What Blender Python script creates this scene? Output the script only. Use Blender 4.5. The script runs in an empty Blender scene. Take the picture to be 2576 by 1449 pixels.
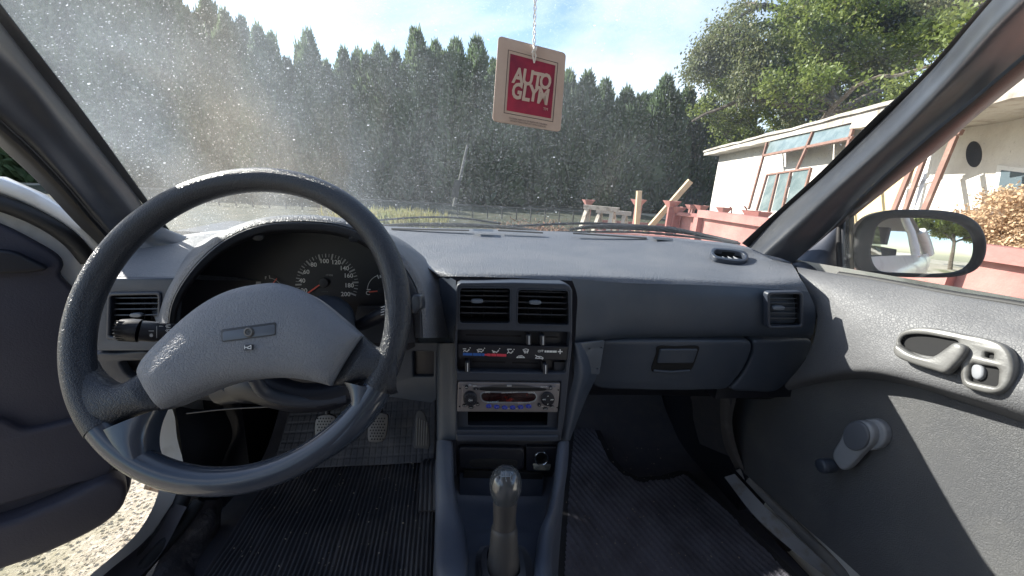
import bpy, math, random
import numpy as np
from mathutils import Vector, Matrix, noise as mnoise
from mathutils.geometry import tessellate_polygon
rad = math.radians
SC = bpy.context.scene
COL = SC.collection

# ------------------------------------------------------------------ camera
W, H = 2576, 1449                      # the photograph's own grid, used to read positions off it
F = 980.0
YAW, PIT, ROL = rad(9), rad(15), rad(3.4)
CAM = np.array([-.10, 0, 1.15])
_fw = np.array([math.sin(YAW)*math.cos(PIT), math.cos(YAW)*math.cos(PIT), -math.sin(PIT)])
_r = np.array([math.cos(YAW), -math.sin(YAW), 0]); _u = np.cross(_r, _fw)
_R = _r*math.cos(ROL) + _u*math.sin(ROL); _U = -_r*math.sin(ROL) + _u*math.cos(ROL)
cd = bpy.data.cameras.new('camera'); cam = bpy.data.objects.new('camera', cd); COL.objects.link(cam)
cd.sensor_width = 36; cd.lens = 36*F/W; cd.clip_start = .02; cd.clip_end = 3000
M = Matrix.Identity(4)
for i in range(3):
    M[i][0] = _R[i]; M[i][1] = _U[i]; M[i][2] = -_fw[i]; M[i][3] = CAM[i]
cam.matrix_world = M
SC.camera = cam
SC.render.resolution_x, SC.render.resolution_y = 1024, 576

def ray(x, y): return _R*(x-W/2)/F - _U*(y-H/2)/F + _fw
def at(x, y, Y=None, X=None, Z=None):
    d = ray(x, y)
    if Y is not None: t = (Y-CAM[1])/d[1]
    elif X is not None: t = (X-CAM[0])/d[0]
    else: t = (Z-CAM[2])/d[2]
    return CAM + d*t

# ------------------------------------------------------------------ light
SUN = np.array([-.98, .60, .66]); SUN = SUN/np.linalg.norm(SUN)
EL = math.asin(SUN[2]); AZ = math.atan2(SUN[0], SUN[1])
w = bpy.data.worlds.new('World'); SC.world = w; w.use_nodes = True
nt = w.node_tree; nt.nodes.clear()
def N(nt, t, **k):
    n = nt.nodes.new(t)
    for a, b in k.items(): setattr(n, a, b)
    return n
sky = N(nt, 'ShaderNodeTexSky'); sky.sky_type = 'NISHITA'; sky.sun_disc = False
sky.sun_elevation = EL; sky.sun_rotation = AZ; sky.dust_density = .8; sky.ozone_density = 1.6
bg = N(nt, 'ShaderNodeBackground'); bg.inputs['Strength'].default_value = .105
tc = N(nt, 'ShaderNodeTexCoord'); mp = N(nt, 'ShaderNodeMapping'); mp.inputs['Scale'].default_value = (1, 1, 2.2)
mp.inputs['Rotation'].default_value = (0, 0, .5)
ns = N(nt, 'ShaderNodeTexNoise'); ns.inputs['Scale'].default_value = 1.5; ns.inputs['Detail'].default_value = 8
ns.inputs['Roughness'].default_value = .55; ns.inputs['Distortion'].default_value = .35
rm = N(nt, 'ShaderNodeValToRGB'); rm.color_ramp.elements[0].position = .49; rm.color_ramp.elements[1].position = .76
mx = N(nt, 'ShaderNodeMix', data_type='RGBA'); mx.inputs[7].default_value = (5.2, 5.5, 6.1, 1)
wo = N(nt, 'ShaderNodeOutputWorld')
L = nt.links.new
L(tc.outputs['Generated'], mp.inputs[0]); L(mp.outputs[0], ns.inputs[0]); L(ns.outputs[0], rm.inputs[0])
L(rm.outputs[0], mx.inputs[0]); L(sky.outputs[0], mx.inputs[6]); L(mx.outputs[2], bg.inputs[0]); L(bg.outputs[0], wo.inputs[0])
sl = bpy.data.lights.new('sun', 'SUN'); sl.energy = 4.4; sl.angle = rad(.5); sl.color = (1, .95, .87)
so = bpy.data.objects.new('sun', sl); COL.objects.link(so)
so.rotation_euler = Vector(-SUN).to_track_quat('-Z', 'Y').to_euler()
SC.view_settings.view_transform = 'Standard'; SC.view_settings.look = 'None'
SC.view_settings.gamma = 1; SC.view_settings.use_curve_mapping = False
SC.view_settings.exposure = 1.5
SC.cycles.max_bounces = 8; SC.cycles.transparent_max_bounces = 12; SC.cycles.use_denoising = True
SC.cycles.sample_clamp_indirect = 6

# ------------------------------------------------------------------ materials
MATS = {}
def mat(name, col, rough=.5, bump=None, var=None, metal=0, spec=.5, coat=0, emit=None, extra=None, trans=0):
    if name in MATS: return MATS[name]
    m = bpy.data.materials.new(name); m.use_nodes = True; nt = m.node_tree; b = nt.nodes['Principled BSDF']
    L = nt.links.new
    b.inputs['Base Color'].default_value = (*col, 1); b.inputs['Roughness'].default_value = rough
    b.inputs['Metallic'].default_value = metal; b.inputs['Specular IOR Level'].default_value = spec
    b.inputs['Coat Weight'].default_value = coat
    tc = N(nt, 'ShaderNodeTexCoord')
    if emit: b.inputs['Emission Color'].default_value = (*emit[:3], 1); b.inputs['Emission Strength'].default_value = emit[3]
    if var:                            # list of (scale, colour, lo, hi, (sx,sy,sz)) blotches mixed over the base
        last = None
        for sc, c2, lo, hi, st in var:
            mp = N(nt, 'ShaderNodeMapping'); mp.inputs['Scale'].default_value = st
            ns = N(nt, 'ShaderNodeTexNoise'); ns.inputs['Scale'].default_value = sc; ns.inputs['Detail'].default_value = 6
            ns.inputs['Roughness'].default_value = .6
            rp = N(nt, 'ShaderNodeMapRange'); rp.inputs['From Min'].default_value = lo; rp.inputs['From Max'].default_value = hi
            mx = N(nt, 'ShaderNodeMix', data_type='RGBA'); mx.inputs[7].default_value = (*c2, 1)
            L(tc.outputs['Object'], mp.inputs[0]); L(mp.outputs[0], ns.inputs[0]); L(ns.outputs[0], rp.inputs[0]); L(rp.outputs[0], mx.inputs[0])
            if last: L(last, mx.inputs[6])
            else: mx.inputs[6].default_value = (*col, 1)
            last = mx.outputs[2]
        L(last, b.inputs['Base Color'])
    if bump:
        kind, sc, dist = bump[:3]
        bp = N(nt, 'ShaderNodeBump'); bp.inputs['Distance'].default_value = dist; bp.inputs['Strength'].default_value = 1
        if kind == 'leather':
            n1 = N(nt, 'ShaderNodeTexNoise'); n1.inputs['Scale'].default_value = sc*.6
            ad = N(nt, 'ShaderNodeMix', data_type='VECTOR'); ad.inputs[0].default_value = .004
            va = N(nt, 'ShaderNodeVectorMath', operation='MULTIPLY_ADD'); va.inputs[1].default_value = (1.6/sc,)*3
            L(tc.outputs['Object'], n1.inputs[0]); L(n1.outputs['Color'], va.inputs[0]); L(tc.outputs['Object'], va.inputs[2])
            v1 = N(nt, 'ShaderNodeTexVoronoi', feature='DISTANCE_TO_EDGE'); v1.inputs['Scale'].default_value = sc
            mr = N(nt, 'ShaderNodeMapRange'); mr.inputs['From Max'].default_value = .16
            n2 = N(nt, 'ShaderNodeTexNoise'); n2.inputs['Scale'].default_value = sc*.25; n2.inputs['Detail'].default_value = 4
            sm = N(nt, 'ShaderNodeMath', operation='ADD')
            L(va.outputs[0], v1.inputs[0]); L(v1.outputs[0], mr.inputs[0]); L(mr.outputs[0], sm.inputs[0])
            L(tc.outputs['Object'], n2.inputs[0]); L(n2.outputs[0], sm.inputs[1]); L(sm.outputs[0], bp.inputs['Height'])
            nt.nodes.remove(ad)
        else:
            mp = N(nt, 'ShaderNodeMapping'); mp.inputs['Scale'].default_value = bump[3] if len(bump) > 3 else (1, 1, 1)
            n2 = N(nt, 'ShaderNodeTexNoise'); n2.inputs['Scale'].default_value = sc; n2.inputs['Detail'].default_value = 6
            n2.inputs['Roughness'].default_value = .65
            L(tc.outputs['Object'], mp.inputs[0]); L(mp.outputs[0], n2.inputs[0]); L(n2.outputs[0], bp.inputs['Height'])
        L(bp.outputs[0], b.inputs['Normal'])
    if trans:                          # thin leaves let light through
        tr = N(nt, 'ShaderNodeBsdfTranslucent'); ms = N(nt, 'ShaderNodeMixShader'); ms.inputs[0].default_value = trans
        src = b.inputs['Base Color'].links[0].from_socket if b.inputs['Base Color'].is_linked else None
        if src: L(src, tr.inputs[0])
        else: tr.inputs[0].default_value = (*col, 1)
        out = nt.nodes['Material Output']; L(b.outputs[0], ms.inputs[1]); L(tr.outputs[0], ms.inputs[2]); L(ms.outputs[0], out.inputs[0])
    MATS[name] = m; return m

DUST = (300, (.20, .20, .20), .66, .80, (1, 1, 1))
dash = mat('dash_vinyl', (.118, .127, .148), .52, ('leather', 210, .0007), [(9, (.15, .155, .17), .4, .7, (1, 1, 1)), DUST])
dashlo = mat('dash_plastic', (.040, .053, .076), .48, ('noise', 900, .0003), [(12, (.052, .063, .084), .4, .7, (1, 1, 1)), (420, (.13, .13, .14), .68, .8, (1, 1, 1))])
bezelm = mat('stack_plastic', (.037, .044, .060), .42, ('noise', 900, .0002), [(420, (.10, .10, .11), .68, .8, (1, 1, 1))])
black = mat('black_plastic', (.010, .011, .017), .45, ('noise', 700, .0002))
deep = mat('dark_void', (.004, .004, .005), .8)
slatm = mat('vent_plastic', (.035, .038, .046), .38)
rimm = mat('wheel_skin', (.016, .019, .026), .38, ('leather', 360, .00024))
padm = mat('wheel_pad_vinyl', (.15, .162, .188), .52, ('leather', 260, .00032), [(15, (.175, .183, .20), .4, .7, (1, 1, 1))])
satin = mat('wheel_satin', (.034, .043, .060), .24, ('noise', 40, .0004), coat=.25)
doorup = mat('door_vinyl', (.105, .106, .112), .52, ('leather', 230, .00028), [(8, (.14, .14, .145), .4, .7, (1, 1, 1)), (60, (.25, .25, .25), .70, .80, (1, 1, 1)), (30, (.24, .24, .24), .69, .74, (3, .3, 2))])
doorlo = mat('door_card_vinyl', (.088, .090, .096), .55, ('leather', 320, .0004), [(7, (.12, .12, .12), .45, .75, (1, 1, 1))])
handlem = mat('handle_plastic', (.135, .133, .128), .35, ('noise', 300, .0002), [(40, (.08, .078, .075), .5, .75, (1, 1, 1))])
crankm = mat('crank_plastic', (.24, .25, .27), .35)
pillm = mat('pillar_trim', (.040, .044, .054), .36, ('noise', 900, .0002), [(25, (.06, .064, .072), .5, .8, (1, 1, 1))], spec=.9)
rubber = mat('rubber_seal', (.016, .016, .017), .6, ('noise', 200, .0004))
matrub = mat('mat_rubber', (.050, .049, .056), .6, ('noise', 120, .001), [(7, (.12, .11, .105), .5, .75, (1, 1, 1)), (200, (.22, .2, .17), .72, .78, (1, 1, 1))])
carpet = mat('carpet', (.055, .055, .07), .95, ('noise', 500, .004), [(30, (.07, .067, .075), .4, .7, (1, 1, 1)), (260, (.12, .11, .10), .70, .8, (1, 1, 1))])
matcar = mat('mat_carpet', (.14, .14, .18), .95, ('noise', 420, .006), [(260, (.19, .185, .21), .5, .72, (1, .45, 1)), (10, (.055, .055, .065), .4, .75, (1, 1, 1))])
whitep = mat('white_paint', (.72, .71, .68), .25, None, [(14, (.5, .47, .42), .55, .8, (1, 1, 1))], coat=.4)
rust = mat('rusty_metal', (.30, .13, .05), .8, ('noise', 60, .003), [(18, (.6, .5, .38), .45, .6, (1, 1, 1))])
chrome = mat('chrome', (.7, .7, .7), .15, metal=1)
steel = mat('worn_steel', (.15, .14, .13), .5, None, [(30, (.12, .11, .11), .45, .65, (1, 1, 1))], metal=.8)
printw = mat('white_print', (.75, .75, .73), .6)
printd = mat('dim_print', (.38, .38, .38), .6)
printr = mat('red_print', (.65, .05, .08), .5)
printb = mat('blue_print', (.03, .12, .42), .5)
needle = mat('needle_red', (.75, .12, .08), .5)
radiof = mat('radio_face', (.23, .21, .21), .35, metal=.3)
bluebtn = mat('blue_button', (.03, .05, .35), .25, coat=.5)
dispm = mat('display_window', (.02, .006, .006), .15, None, [(60, (.30, .02, .01), .58, .72, (1, 1, 1))])
cardm = mat('card_board', (.56, .43, .36), .7, ('noise', 300, .0002), [(40, (.62, .50, .43), .4, .7, (1, 1, 1))])
cardr = mat('card_red', (.42, .03, .07), .6, None, [(14, (.14, .015, .05), .42, .62, (1, 1, 1))])
cardl = mat('card_line', (.10, .08, .08), .7)
cordm = mat('cord', (.75, .73, .70), .6)
conif = mat('conifer_leaves', (.12, .165, .075), .6, None, [(2.2, (.13, .19, .10), .4, .7, (1, 1, .4)), (.6, (.06, .10, .055), .45, .7, (1, 1, 1))], trans=.45)
leafa = mat('acacia_leaves', (.15, .20, .04), .5, None, [(1.2, (.22, .25, .06), .4, .7, (1, 1, 1))], trans=.45)
leafb = mat('birch_leaves', (.125, .15, .06), .5, None, [(1.5, (.18, .18, .08), .4, .7, (1, 1, 1))], trans=.4)
bark = mat('bark', (.10, .08, .06), .9, ('noise', 12, .02), [(5, (.22, .2, .18), .5, .7, (1, 1, 3))])
plaster = mat('white_plaster', (.66, .63, .59), .9, ('noise', 8, .01), [(1.1, (.46, .42, .38), .5, .72, (1, 1, .5)), (16, (.34, .30, .27), .68, .74, (1, 1, 1)), (6, (.42, .36, .31), .66, .75, (1, 1, 1))])
yelpl = mat('cream_plaster', (.70, .55, .30), .9, ('noise', 10, .01), [(2, (.62, .50, .32), .5, .75, (1, 1, 1))])
concr = mat('old_concrete', (.40, .37, .33), .9, ('noise', 9, .02), [(4, (.22, .18, .15), .5, .7, (1, 1, 1)), (1.5, (.55, .52, .48), .5, .7, (1, 1, 1))])
redpnt = mat('red_oxide_paint', (.34, .145, .13), .55, ('noise', 14, .004), [(3, (.42, .22, .195), .45, .7, (1, 1, 1)), (9, (.30, .10, .08), .62, .75, (1, 1, 1))])
brownw = mat('brown_painted_wood', (.19, .10, .075), .6, ('noise', 20, .004, (1, 1, .1)), [(5, (.28, .16, .12), .5, .7, (1, 1, 1))])
wood = mat('raw_wood', (.55, .42, .27), .7, ('noise', 20, .004), [(6, (.42, .31, .2), .5, .7, (1, 1, 1))])
greyw = mat('weathered_wood', (.42, .38, .33), .85, ('noise', 25, .006), [(8, (.2, .17, .14), .5, .7, (1, 1, 1))])
winw = mat('white_window_paint', (.75, .74, .72), .5, None, [(8, (.5, .48, .45), .6, .75, (1, 1, 1))])
pane = mat('dusty_pane', (.12, .16, .165), .12, None, [(3, (.22, .26, .26), .4, .7, (1, 1, 1))], spec=.8)
darkpane = mat('dark_window', (.10, .13, .15), .2)
ironm = mat('grey_iron', (.05, .05, .05), .6)
dryfl = mat('dried_flowers', (.50, .34, .20), .9, None, [(9, (.62, .46, .30), .4, .65, (1, 1, 1)), (4, (.30, .17, .10), .55, .7, (1, 1, 1))], trans=.2)
drygr = mat('dry_grass', (.34, .31, .14), .9, None, [(2, (.25, .30, .10), .5, .7, (1, 1, 1))], trans=.3)
gravel = mat('gravel', (.40, .35, .28), .95, ('noise', 70, .012), [(60, (.56, .50, .42), .45, .62, (1, 1, 1)), (160, (.22, .19, .15), .58, .7, (1, 1, 1)), (.35, (.20, .20, .11), .5, .62, (1, 1, 1))])
head = mat('headliner', (.32, .31, .30), .9)

def glass_mat(name, dust, speck, left=False):
    m = bpy.data.materials.new(name); m.use_nodes = True; nt = m.node_tree; nt.nodes.clear(); L = nt.links.new
    tc = N(nt, 'ShaderNodeTexCoord'); out = N(nt, 'ShaderNodeOutputMaterial')
    tp = N(nt, 'ShaderNodeBsdfTransparent'); tp.inputs[0].default_value = (.93, .955, .94, 1)
    tl = N(nt, 'ShaderNodeBsdfTranslucent'); tl.inputs[0].default_value = (.74, .79, .84, 1)
    df = N(nt, 'ShaderNodeBsdfDiffuse'); df.inputs[0].default_value = (.5, .49, .47, 1)
    md = N(nt, 'ShaderNodeMixShader'); md.inputs[0].default_value = .25
    L(tl.outputs[0], md.inputs[1]); L(df.outputs[0], md.inputs[2])
    def math_(op, a, b=None, clamp=False):
        n = N(nt, 'ShaderNodeMath', operation=op, use_clamp=clamp)
        for i, v in enumerate((a, b)):
            if v is None: continue
            if isinstance(v, (int, float)): n.inputs[i].default_value = v
            else: L(v, n.inputs[i])
        return n.outputs[0]
    def rng(v, a, b, c, d):
        n = N(nt, 'ShaderNodeMapRange'); L(v, n.inputs[0])
        for i, q in enumerate((a, b, c, d)): n.inputs[i+1].default_value = q
        return n.outputs[0]
    def noi(sc, det=4, st=(1, 1, 1), rot=(0, 0, 0)):
        mp = N(nt, 'ShaderNodeMapping'); mp.inputs['Scale'].default_value = st; mp.inputs['Rotation'].default_value = rot
        n = N(nt, 'ShaderNodeTexNoise'); n.inputs['Scale'].default_value = sc; n.inputs['Detail'].default_value = det
        L(tc.outputs['Object'], mp.inputs[0]); L(mp.outputs[0], n.inputs[0]); return n.outputs[0]
    base = rng(noi(5, 5), .35, .7, dust*.5, dust*1.5)
    fine = rng(noi(260, 3, (.5, 1, 1), (0, .3, 0)), .5, .72, 0, dust*1.6)
    v = N(nt, 'ShaderNodeTexVoronoi'); v.inputs['Scale'].default_value = 85; v.inputs['Randomness'].default_value = 1
    mpv = N(nt, 'ShaderNodeMapping'); mpv.inputs['Scale'].default_value = (.6, 1, 1)
    L(tc.outputs['Object'], mpv.inputs[0]); L(mpv.outputs[0], v.inputs[0])
    sz = N(nt, 'ShaderNodeSeparateColor'); L(v.outputs['Color'], sz.inputs[0])
    thr = rng(sz.outputs[0], .40, 1, 0, .155)
    sp = math_('LESS_THAN', v.outputs['Distance'], thr)
    sp = math_('MULTIPLY', sp, math_('MULTIPLY', sz.outputs[1], speck))
    v2 = N(nt, 'ShaderNodeTexVoronoi'); v2.inputs['Scale'].default_value = 240
    L(tc.outputs['Object'], v2.inputs[0]); s2 = N(nt, 'ShaderNodeSeparateColor'); L(v2.outputs['Color'], s2.inputs[0])
    sp2 = math_('MULTIPLY', math_('LESS_THAN', v2.outputs['Distance'], rng(s2.outputs[0], .1, 1, 0, .27)), speck*.5)
    tot = math_('ADD', math_('ADD', base, fine), math_('ADD', sp, sp2))
    if left:                            # sun glare painted into the grime, stronger on the driver's side
        sx = N(nt, 'ShaderNodeSeparateXYZ'); L(tc.outputs['Object'], sx.inputs[0])
        wp = math_('ADD', sx.outputs[0], math_('MULTIPLY', noi(7, 4, (1.6, .6, .6), (0, .5, 0)), .45))
        glare_film = rng(wp, -.66, .12, .18, 0)
        glare_streaks = rng(noi(5, 4, (1.7, .5, .5), (0, .35, 0)), .3, .7, .5, 1.25)
        tot = math_('ADD', tot, math_('MULTIPLY', glare_film, glare_streaks))
        low = rng(sx.outputs[2], .93, 1.08, .03, 0); tot = math_('ADD', tot, low)
    tot = math_('MINIMUM', tot, .85)
    cm = N(nt, 'ShaderNodeMix', data_type='RGBA'); cm.inputs[6].default_value = (.72, .79, .86, 1); cm.inputs[7].default_value = (.82, .80, .74, 1)
    L(rng(noi(3.2, 3, (1.6, .5, .5), (0, .35, 0)), .50, .66, 0, 1), cm.inputs[0]); L(cm.outputs[2], tl.inputs[0])  # warm and cool haze streaks painted into the dust tint
    m1 = N(nt, 'ShaderNodeMixShader'); L(tot, m1.inputs[0]); L(tp.outputs[0], m1.inputs[1]); L(md.outputs[0], m1.inputs[2])
    gl = N(nt, 'ShaderNodeBsdfGlossy'); gl.inputs['Roughness'].default_value = .03; gl.inputs[0].default_value = (.8, .85, .9, 1)
    fr = N(nt, 'ShaderNodeFresnel'); fr.inputs[0].default_value = 1.4
    fm = math_('MULTIPLY', fr.outputs[0], .6)
    m2 = N(nt, 'ShaderNodeMixShader'); L(fm, m2.inputs[0]); L(m1.outputs[0], m2.inputs[1]); L(gl.outputs[0], m2.inputs[2])
    L(m2.outputs[0], out.inputs[0]); return m
wsglass = glass_mat('windscreen_glass', .034, .46, True)
sideglass = glass_mat('side_glass', .012, .10)
mirrorm = mat('mirror_glass', (.85, .88, .88), .02, metal=1)

# ------------------------------------------------------------------ object helpers
ORG = {}
def thing(name, label, cat, loc=(0, 0, 0), group=None, kind=None):
    o = bpy.data.objects.new(name, None); COL.objects.link(o); o.location = loc; o['label'] = label; o['category'] = cat
    if group: o['group'] = group
    if kind: o['kind'] = kind
    ORG[o.name] = np.array(loc, float); return o
def mk(name, V, Fc, m, parent=None, smooth=True, label=None, kind=None):
    org = ORG.get(parent.name, np.zeros(3)) if parent else np.zeros(3)
    me = bpy.data.meshes.new(name)
    V = np.asarray(V, float) - org
    if isinstance(Fc, np.ndarray):
        me.vertices.add(len(V)); me.vertices.foreach_set('co', V.astype(np.float32).ravel())
        k = Fc.shape[1]; me.loops.add(Fc.size); me.loops.foreach_set('vertex_index', Fc.ravel().astype(np.int32))
        me.polygons.add(len(Fc)); me.polygons.foreach_set('loop_start', np.arange(0, Fc.size, k, dtype=np.int32))
        me.polygons.foreach_set('loop_total', np.full(len(Fc), k, dtype=np.int32)); me.update(calc_edges=True)
    else:
        me.from_pydata([tuple(v) for v in V], [], Fc)
    me.polygons.foreach_set('use_smooth', [smooth]*len(me.polygons))
    if smooth and not isinstance(Fc, np.ndarray):
        try: me.set_sharp_from_angle(angle=rad(50))
        except Exception: pass
    me.materials.append(m)
    o = bpy.data.objects.new(name, me); COL.objects.link(o)
    if parent: o.parent = parent
    ORG[o.name] = org
    if label: o['label'] = label
    if kind: o['kind'] = kind
    return o
def top(o, label, cat, group=None, kind=None):
    o['label'] = label; o['category'] = cat
    if group: o['group'] = group
    if kind: o['kind'] = kind
    return o
def struct(o): o['kind'] = 'structure'; return o

def catmull(P, n, closed=False):
    P = np.asarray(P, float); k = len(P)
    if k == 2: t = np.linspace(0, 1, n)[:, None]; return P[0]*(1-t)+P[1]*t
    d = np.linalg.norm(np.diff(np.vstack([P, P[:1]]) if closed else P, axis=0), axis=1)**.5 + 1e-9
    s = np.concatenate([[0], np.cumsum(d)]); out = []
    ts = np.linspace(0, s[-1], n, endpoint=not closed)
    for t in ts:
        i = min(int(np.searchsorted(s, t, 'right')-1), len(d)-1); h = d[i]; x = (t-s[i])/h
        g = lambda j: P[j % k] if closed else P[min(max(j, 0), k-1)]
        p0, p1, p2, p3 = g(i-1), g(i), g(i+1), g(i+2)
        dm = d[(i-1) % len(d)] if (closed or i > 0) else h; dp = d[(i+1) % len(d)] if (closed or i+1 < len(d)) else h
        m1 = ((p2-p1)/h*dm+(p1-p0)/dm*h)/(h+dm)*h if (closed or i > 0) else (p2-p1)
        m2 = ((p3-p2)/dp*h+(p2-p1)/h*dp)/(h+dp)*h if (closed or i+2 < k) else (p2-p1)
        out.append((2*x**3-3*x**2+1)*p1+(x**3-2*x**2+x)*m1+(-2*x**3+3*x**2)*p2+(x**3-x**2)*m2)
    return np.array(out)
def loft(rails, nu=32, nv=16):
    R = [catmull(r, nu) for r in rails]; V = []
    for i in range(nu): V.append(catmull([r[i] for r in R], nv) if nv > len(R) or len(R) > 2 else catmull([r[i] for r in R], nv))
    V = np.array(V).reshape(-1, 3)
    Fc = [(i*nv+j, (i+1)*nv+j, (i+1)*nv+j+1, i*nv+j+1) for i in range(nu-1) for j in range(nv-1)]
    return V, Fc
def rail(*p, **k):                     # (x, y, Y) picture point at depth Y; or with k X=/Z= constant
    out = []
    for q in p:
        if k: out.append(at(q[0], q[1], **k))
        elif len(q) == 4: out.append(at(q[0], q[1], **{q[2]: q[3]}))
        else: out.append(at(q[0], q[1], Y=q[2]))
    return out

class Plane:
    def __init__(s, O, n, ex=None):
        s.O = np.array(O, float); s.n = np.array(n, float); s.n /= np.linalg.norm(s.n)
        if np.dot(CAM-s.O, s.n) < 0: s.n = -s.n
        if ex is None: ex = np.array([1, 0, 0]) if abs(s.n[0]) < .8 else np.array([0, -1, 0])*np.sign(-s.n[0])
        ex = np.array(ex, float); ex = ex-s.n*np.dot(ex, s.n); s.ex = ex/np.linalg.norm(ex); s.ey = np.cross(s.n, s.ex)
    @staticmethod
    def three(a, b, c):                # three world points
        a, b, c = map(np.array, (a, b, c)); return Plane(a, np.cross(b-a, c-a), b-a)
    def p(s, x, y, h=0):
        d = ray(x, y); t = np.dot(s.O-CAM, s.n)/np.dot(d, s.n); return CAM+d*t+s.n*h
    def uv(s, x, y):
        q = s.p(x, y)-s.O; return np.array([q@s.ex, q@s.ey])
    def w(s, uv, h): return s.O+s.ex*uv[0]+s.ey*uv[1]+s.n*h
    def off(s, h): return Plane(s.O+s.n*h, s.n, s.ex)

def inset(P, d):                        # P (k,2); left-normal inset by d
    P = np.asarray(P); k = len(P); out = np.empty_like(P)
    for i in range(k):
        a = P[i]-P[i-1]; b = P[(i+1) % k]-P[i]
        na = np.array([-a[1], a[0]])/(np.linalg.norm(a)+1e-12); nb = np.array([-b[1], b[0]])/(np.linalg.norm(b)+1e-12)
        v = na+nb; l = v@v
        v = v/max(np.sqrt(l), 1e-6); c = max((na@v), .5); out[i] = P[i]+v*d/c
    return out
def area(P): x, y = np.asarray(P).T; return .5*np.sum(x*np.roll(y, -1)-y*np.roll(x, -1))
def rr(x0, y0, x1, y1, r, n=5):
    pts = []
    for cx, cy, a0 in ((x1-r, y0+r, -90), (x1-r, y1-r, 0), (x0+r, y1-r, 90), (x0+r, y0+r, 180)):
        for i in range(n): a = rad(a0+90*i/(n-1)); pts.append((cx+r*math.cos(a), cy+r*math.sin(a)))
    return pts
def quad(TL, TR, BR, BL, r=0, n=5):     # rounded quad in picture points
    Wd = math.dist(TL, TR); Hd = math.dist(TL, BL); out = []
    for x, y in (rr(0, 0, Wd, Hd, r, n) if r else [(0, 0), (Wd, 0), (Wd, Hd), (0, Hd)]):
        u, v = x/Wd, y/Hd
        out.append(tuple((1-u)*(1-v)*np.array(TL)+u*(1-v)*np.array(TR)+u*v*np.array(BR)+(1-u)*v*np.array(BL)))
    return out
def circ(cx, cy, rx, ry=None, n=24, a0=0): return [(cx+rx*math.cos(rad(a0)+2*math.pi*i/n), cy+(ry or rx)*math.sin(rad(a0)+2*math.pi*i/n)) for i in range(n)]
def smooth(P, n=60): return [tuple(q) for q in catmull([(x, y, 0) for x, y in P], n, True)[:, :2]]

def platedata(loops, pl, h, thick, bev, px=True, dish=0):
    V = []; Fc = []; tops = []
    for li, lp in enumerate(loops):
        P = np.array([pl.uv(*q) for q in lp]) if px else np.array(lp, float)
        a = area(P)
        if (li == 0 and a < 0) or (li > 0 and a > 0): P = P[::-1]
        k = len(P); base = len(V)
        prof = [(0, h-thick), (0, h-bev), (.13*bev, h-.5*bev), (.5*bev, h-.13*bev), (bev, h)] if bev else [(0, h-thick), (0, h)]
        for d, z in prof:
            Q = inset(P, d) if d else P
            V += [pl.w(q, z) for q in Q]
        for s in range(len(prof)-1):
            for i in range(k):
                j = (i+1) % k; A = base+s*k; Fc.append((A+i, A+j, A+k+j, A+k+i))
        tops.append((base+(len(prof)-1)*k, inset(P, bev) if bev else P))
    idx = [b+i for b, Q in tops for i in range(len(Q))]
    tri = tessellate_polygon([[Vector((q[0], q[1], 0)) for q in Q] for b, Q in tops])
    Fc += [tuple(idx[i] for i in t) for t in tri]
    return V, Fc
def plate(name, loops, pl, m, parent, h=.003, thick=.006, bev=.001, px=True, **k):
    if not isinstance(loops[0], list) and not isinstance(loops[0], np.ndarray): loops = [loops]
    V, Fc = platedata(loops, pl, h, thick, bev, px)
    return mk(name, V, Fc, m, parent, **k)
def pillow(name, lp, pl, m, parent, prof, **k):   # prof: list of (inset, height); centre closed with a fan
    P = np.array([pl.uv(*q) for q in lp])
    if area(P) < 0: P = P[::-1]
    n = len(P); V = []; Fc = []; c = P.mean(0)
    for d, z in prof:
        Q = inset(P, d) if d >= 0 else P
        V += [pl.w(q, z) for q in Q]
    Q = inset(P, prof[-1][0]); z1 = prof[-1][1]
    for s in range(len(prof)-1):
        for i in range(n): j = (i+1) % n; Fc.append((s*n+i, s*n+j, s*n+n+j, s*n+n+i))
    b = (len(prof)-1)*n; tri = tessellate_polygon([[Vector((q[0], q[1], 0)) for q in Q]])
    Fc += [tuple(b+i for i in t) for t in tri]
    return mk(name, V, Fc, m, parent, **k)

def tubedata(P, r, n=10, cap=True, flat=1, up=None):
    P = np.asarray(P, float); k = len(P); r = np.full(k, r) if np.isscalar(r) else np.interp(np.linspace(0, 1, k), np.linspace(0, 1, len(r)), r)
    T = np.gradient(P, axis=0); T /= np.linalg.norm(T, axis=1)[:, None]+1e-12
    u = np.array(up if up is not None else ([0, 0, 1] if abs(T[0][2]) < .9 else [1, 0, 0]), float); V = []
    for i in range(k):
        u = u-T[i]*(u@T[i]); u /= np.linalg.norm(u)+1e-12; v = np.cross(T[i], u)
        for a in range(n):
            t = 2*math.pi*a/n; V.append(P[i]+r[i]*(math.cos(t)*u*flat+math.sin(t)*v))
    Fc = [(i*n+a, i*n+(a+1) % n, (i+1)*n+(a+1) % n, (i+1)*n+a) for i in range(k-1) for a in range(n)]
    if cap: Fc += [tuple(range(n))[::-1], tuple((k-1)*n+a for a in range(n))]
    return V, Fc
def tube(name, P, r, m, parent, n=10, sm=0, **k):
    kk = {a: k.pop(a) for a in ('cap', 'flat', 'up') if a in k}
    if sm: P = catmull(P, sm)
    V, Fc = tubedata(P, r, n, **kk); return mk(name, V, Fc, m, parent, **k)
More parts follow.
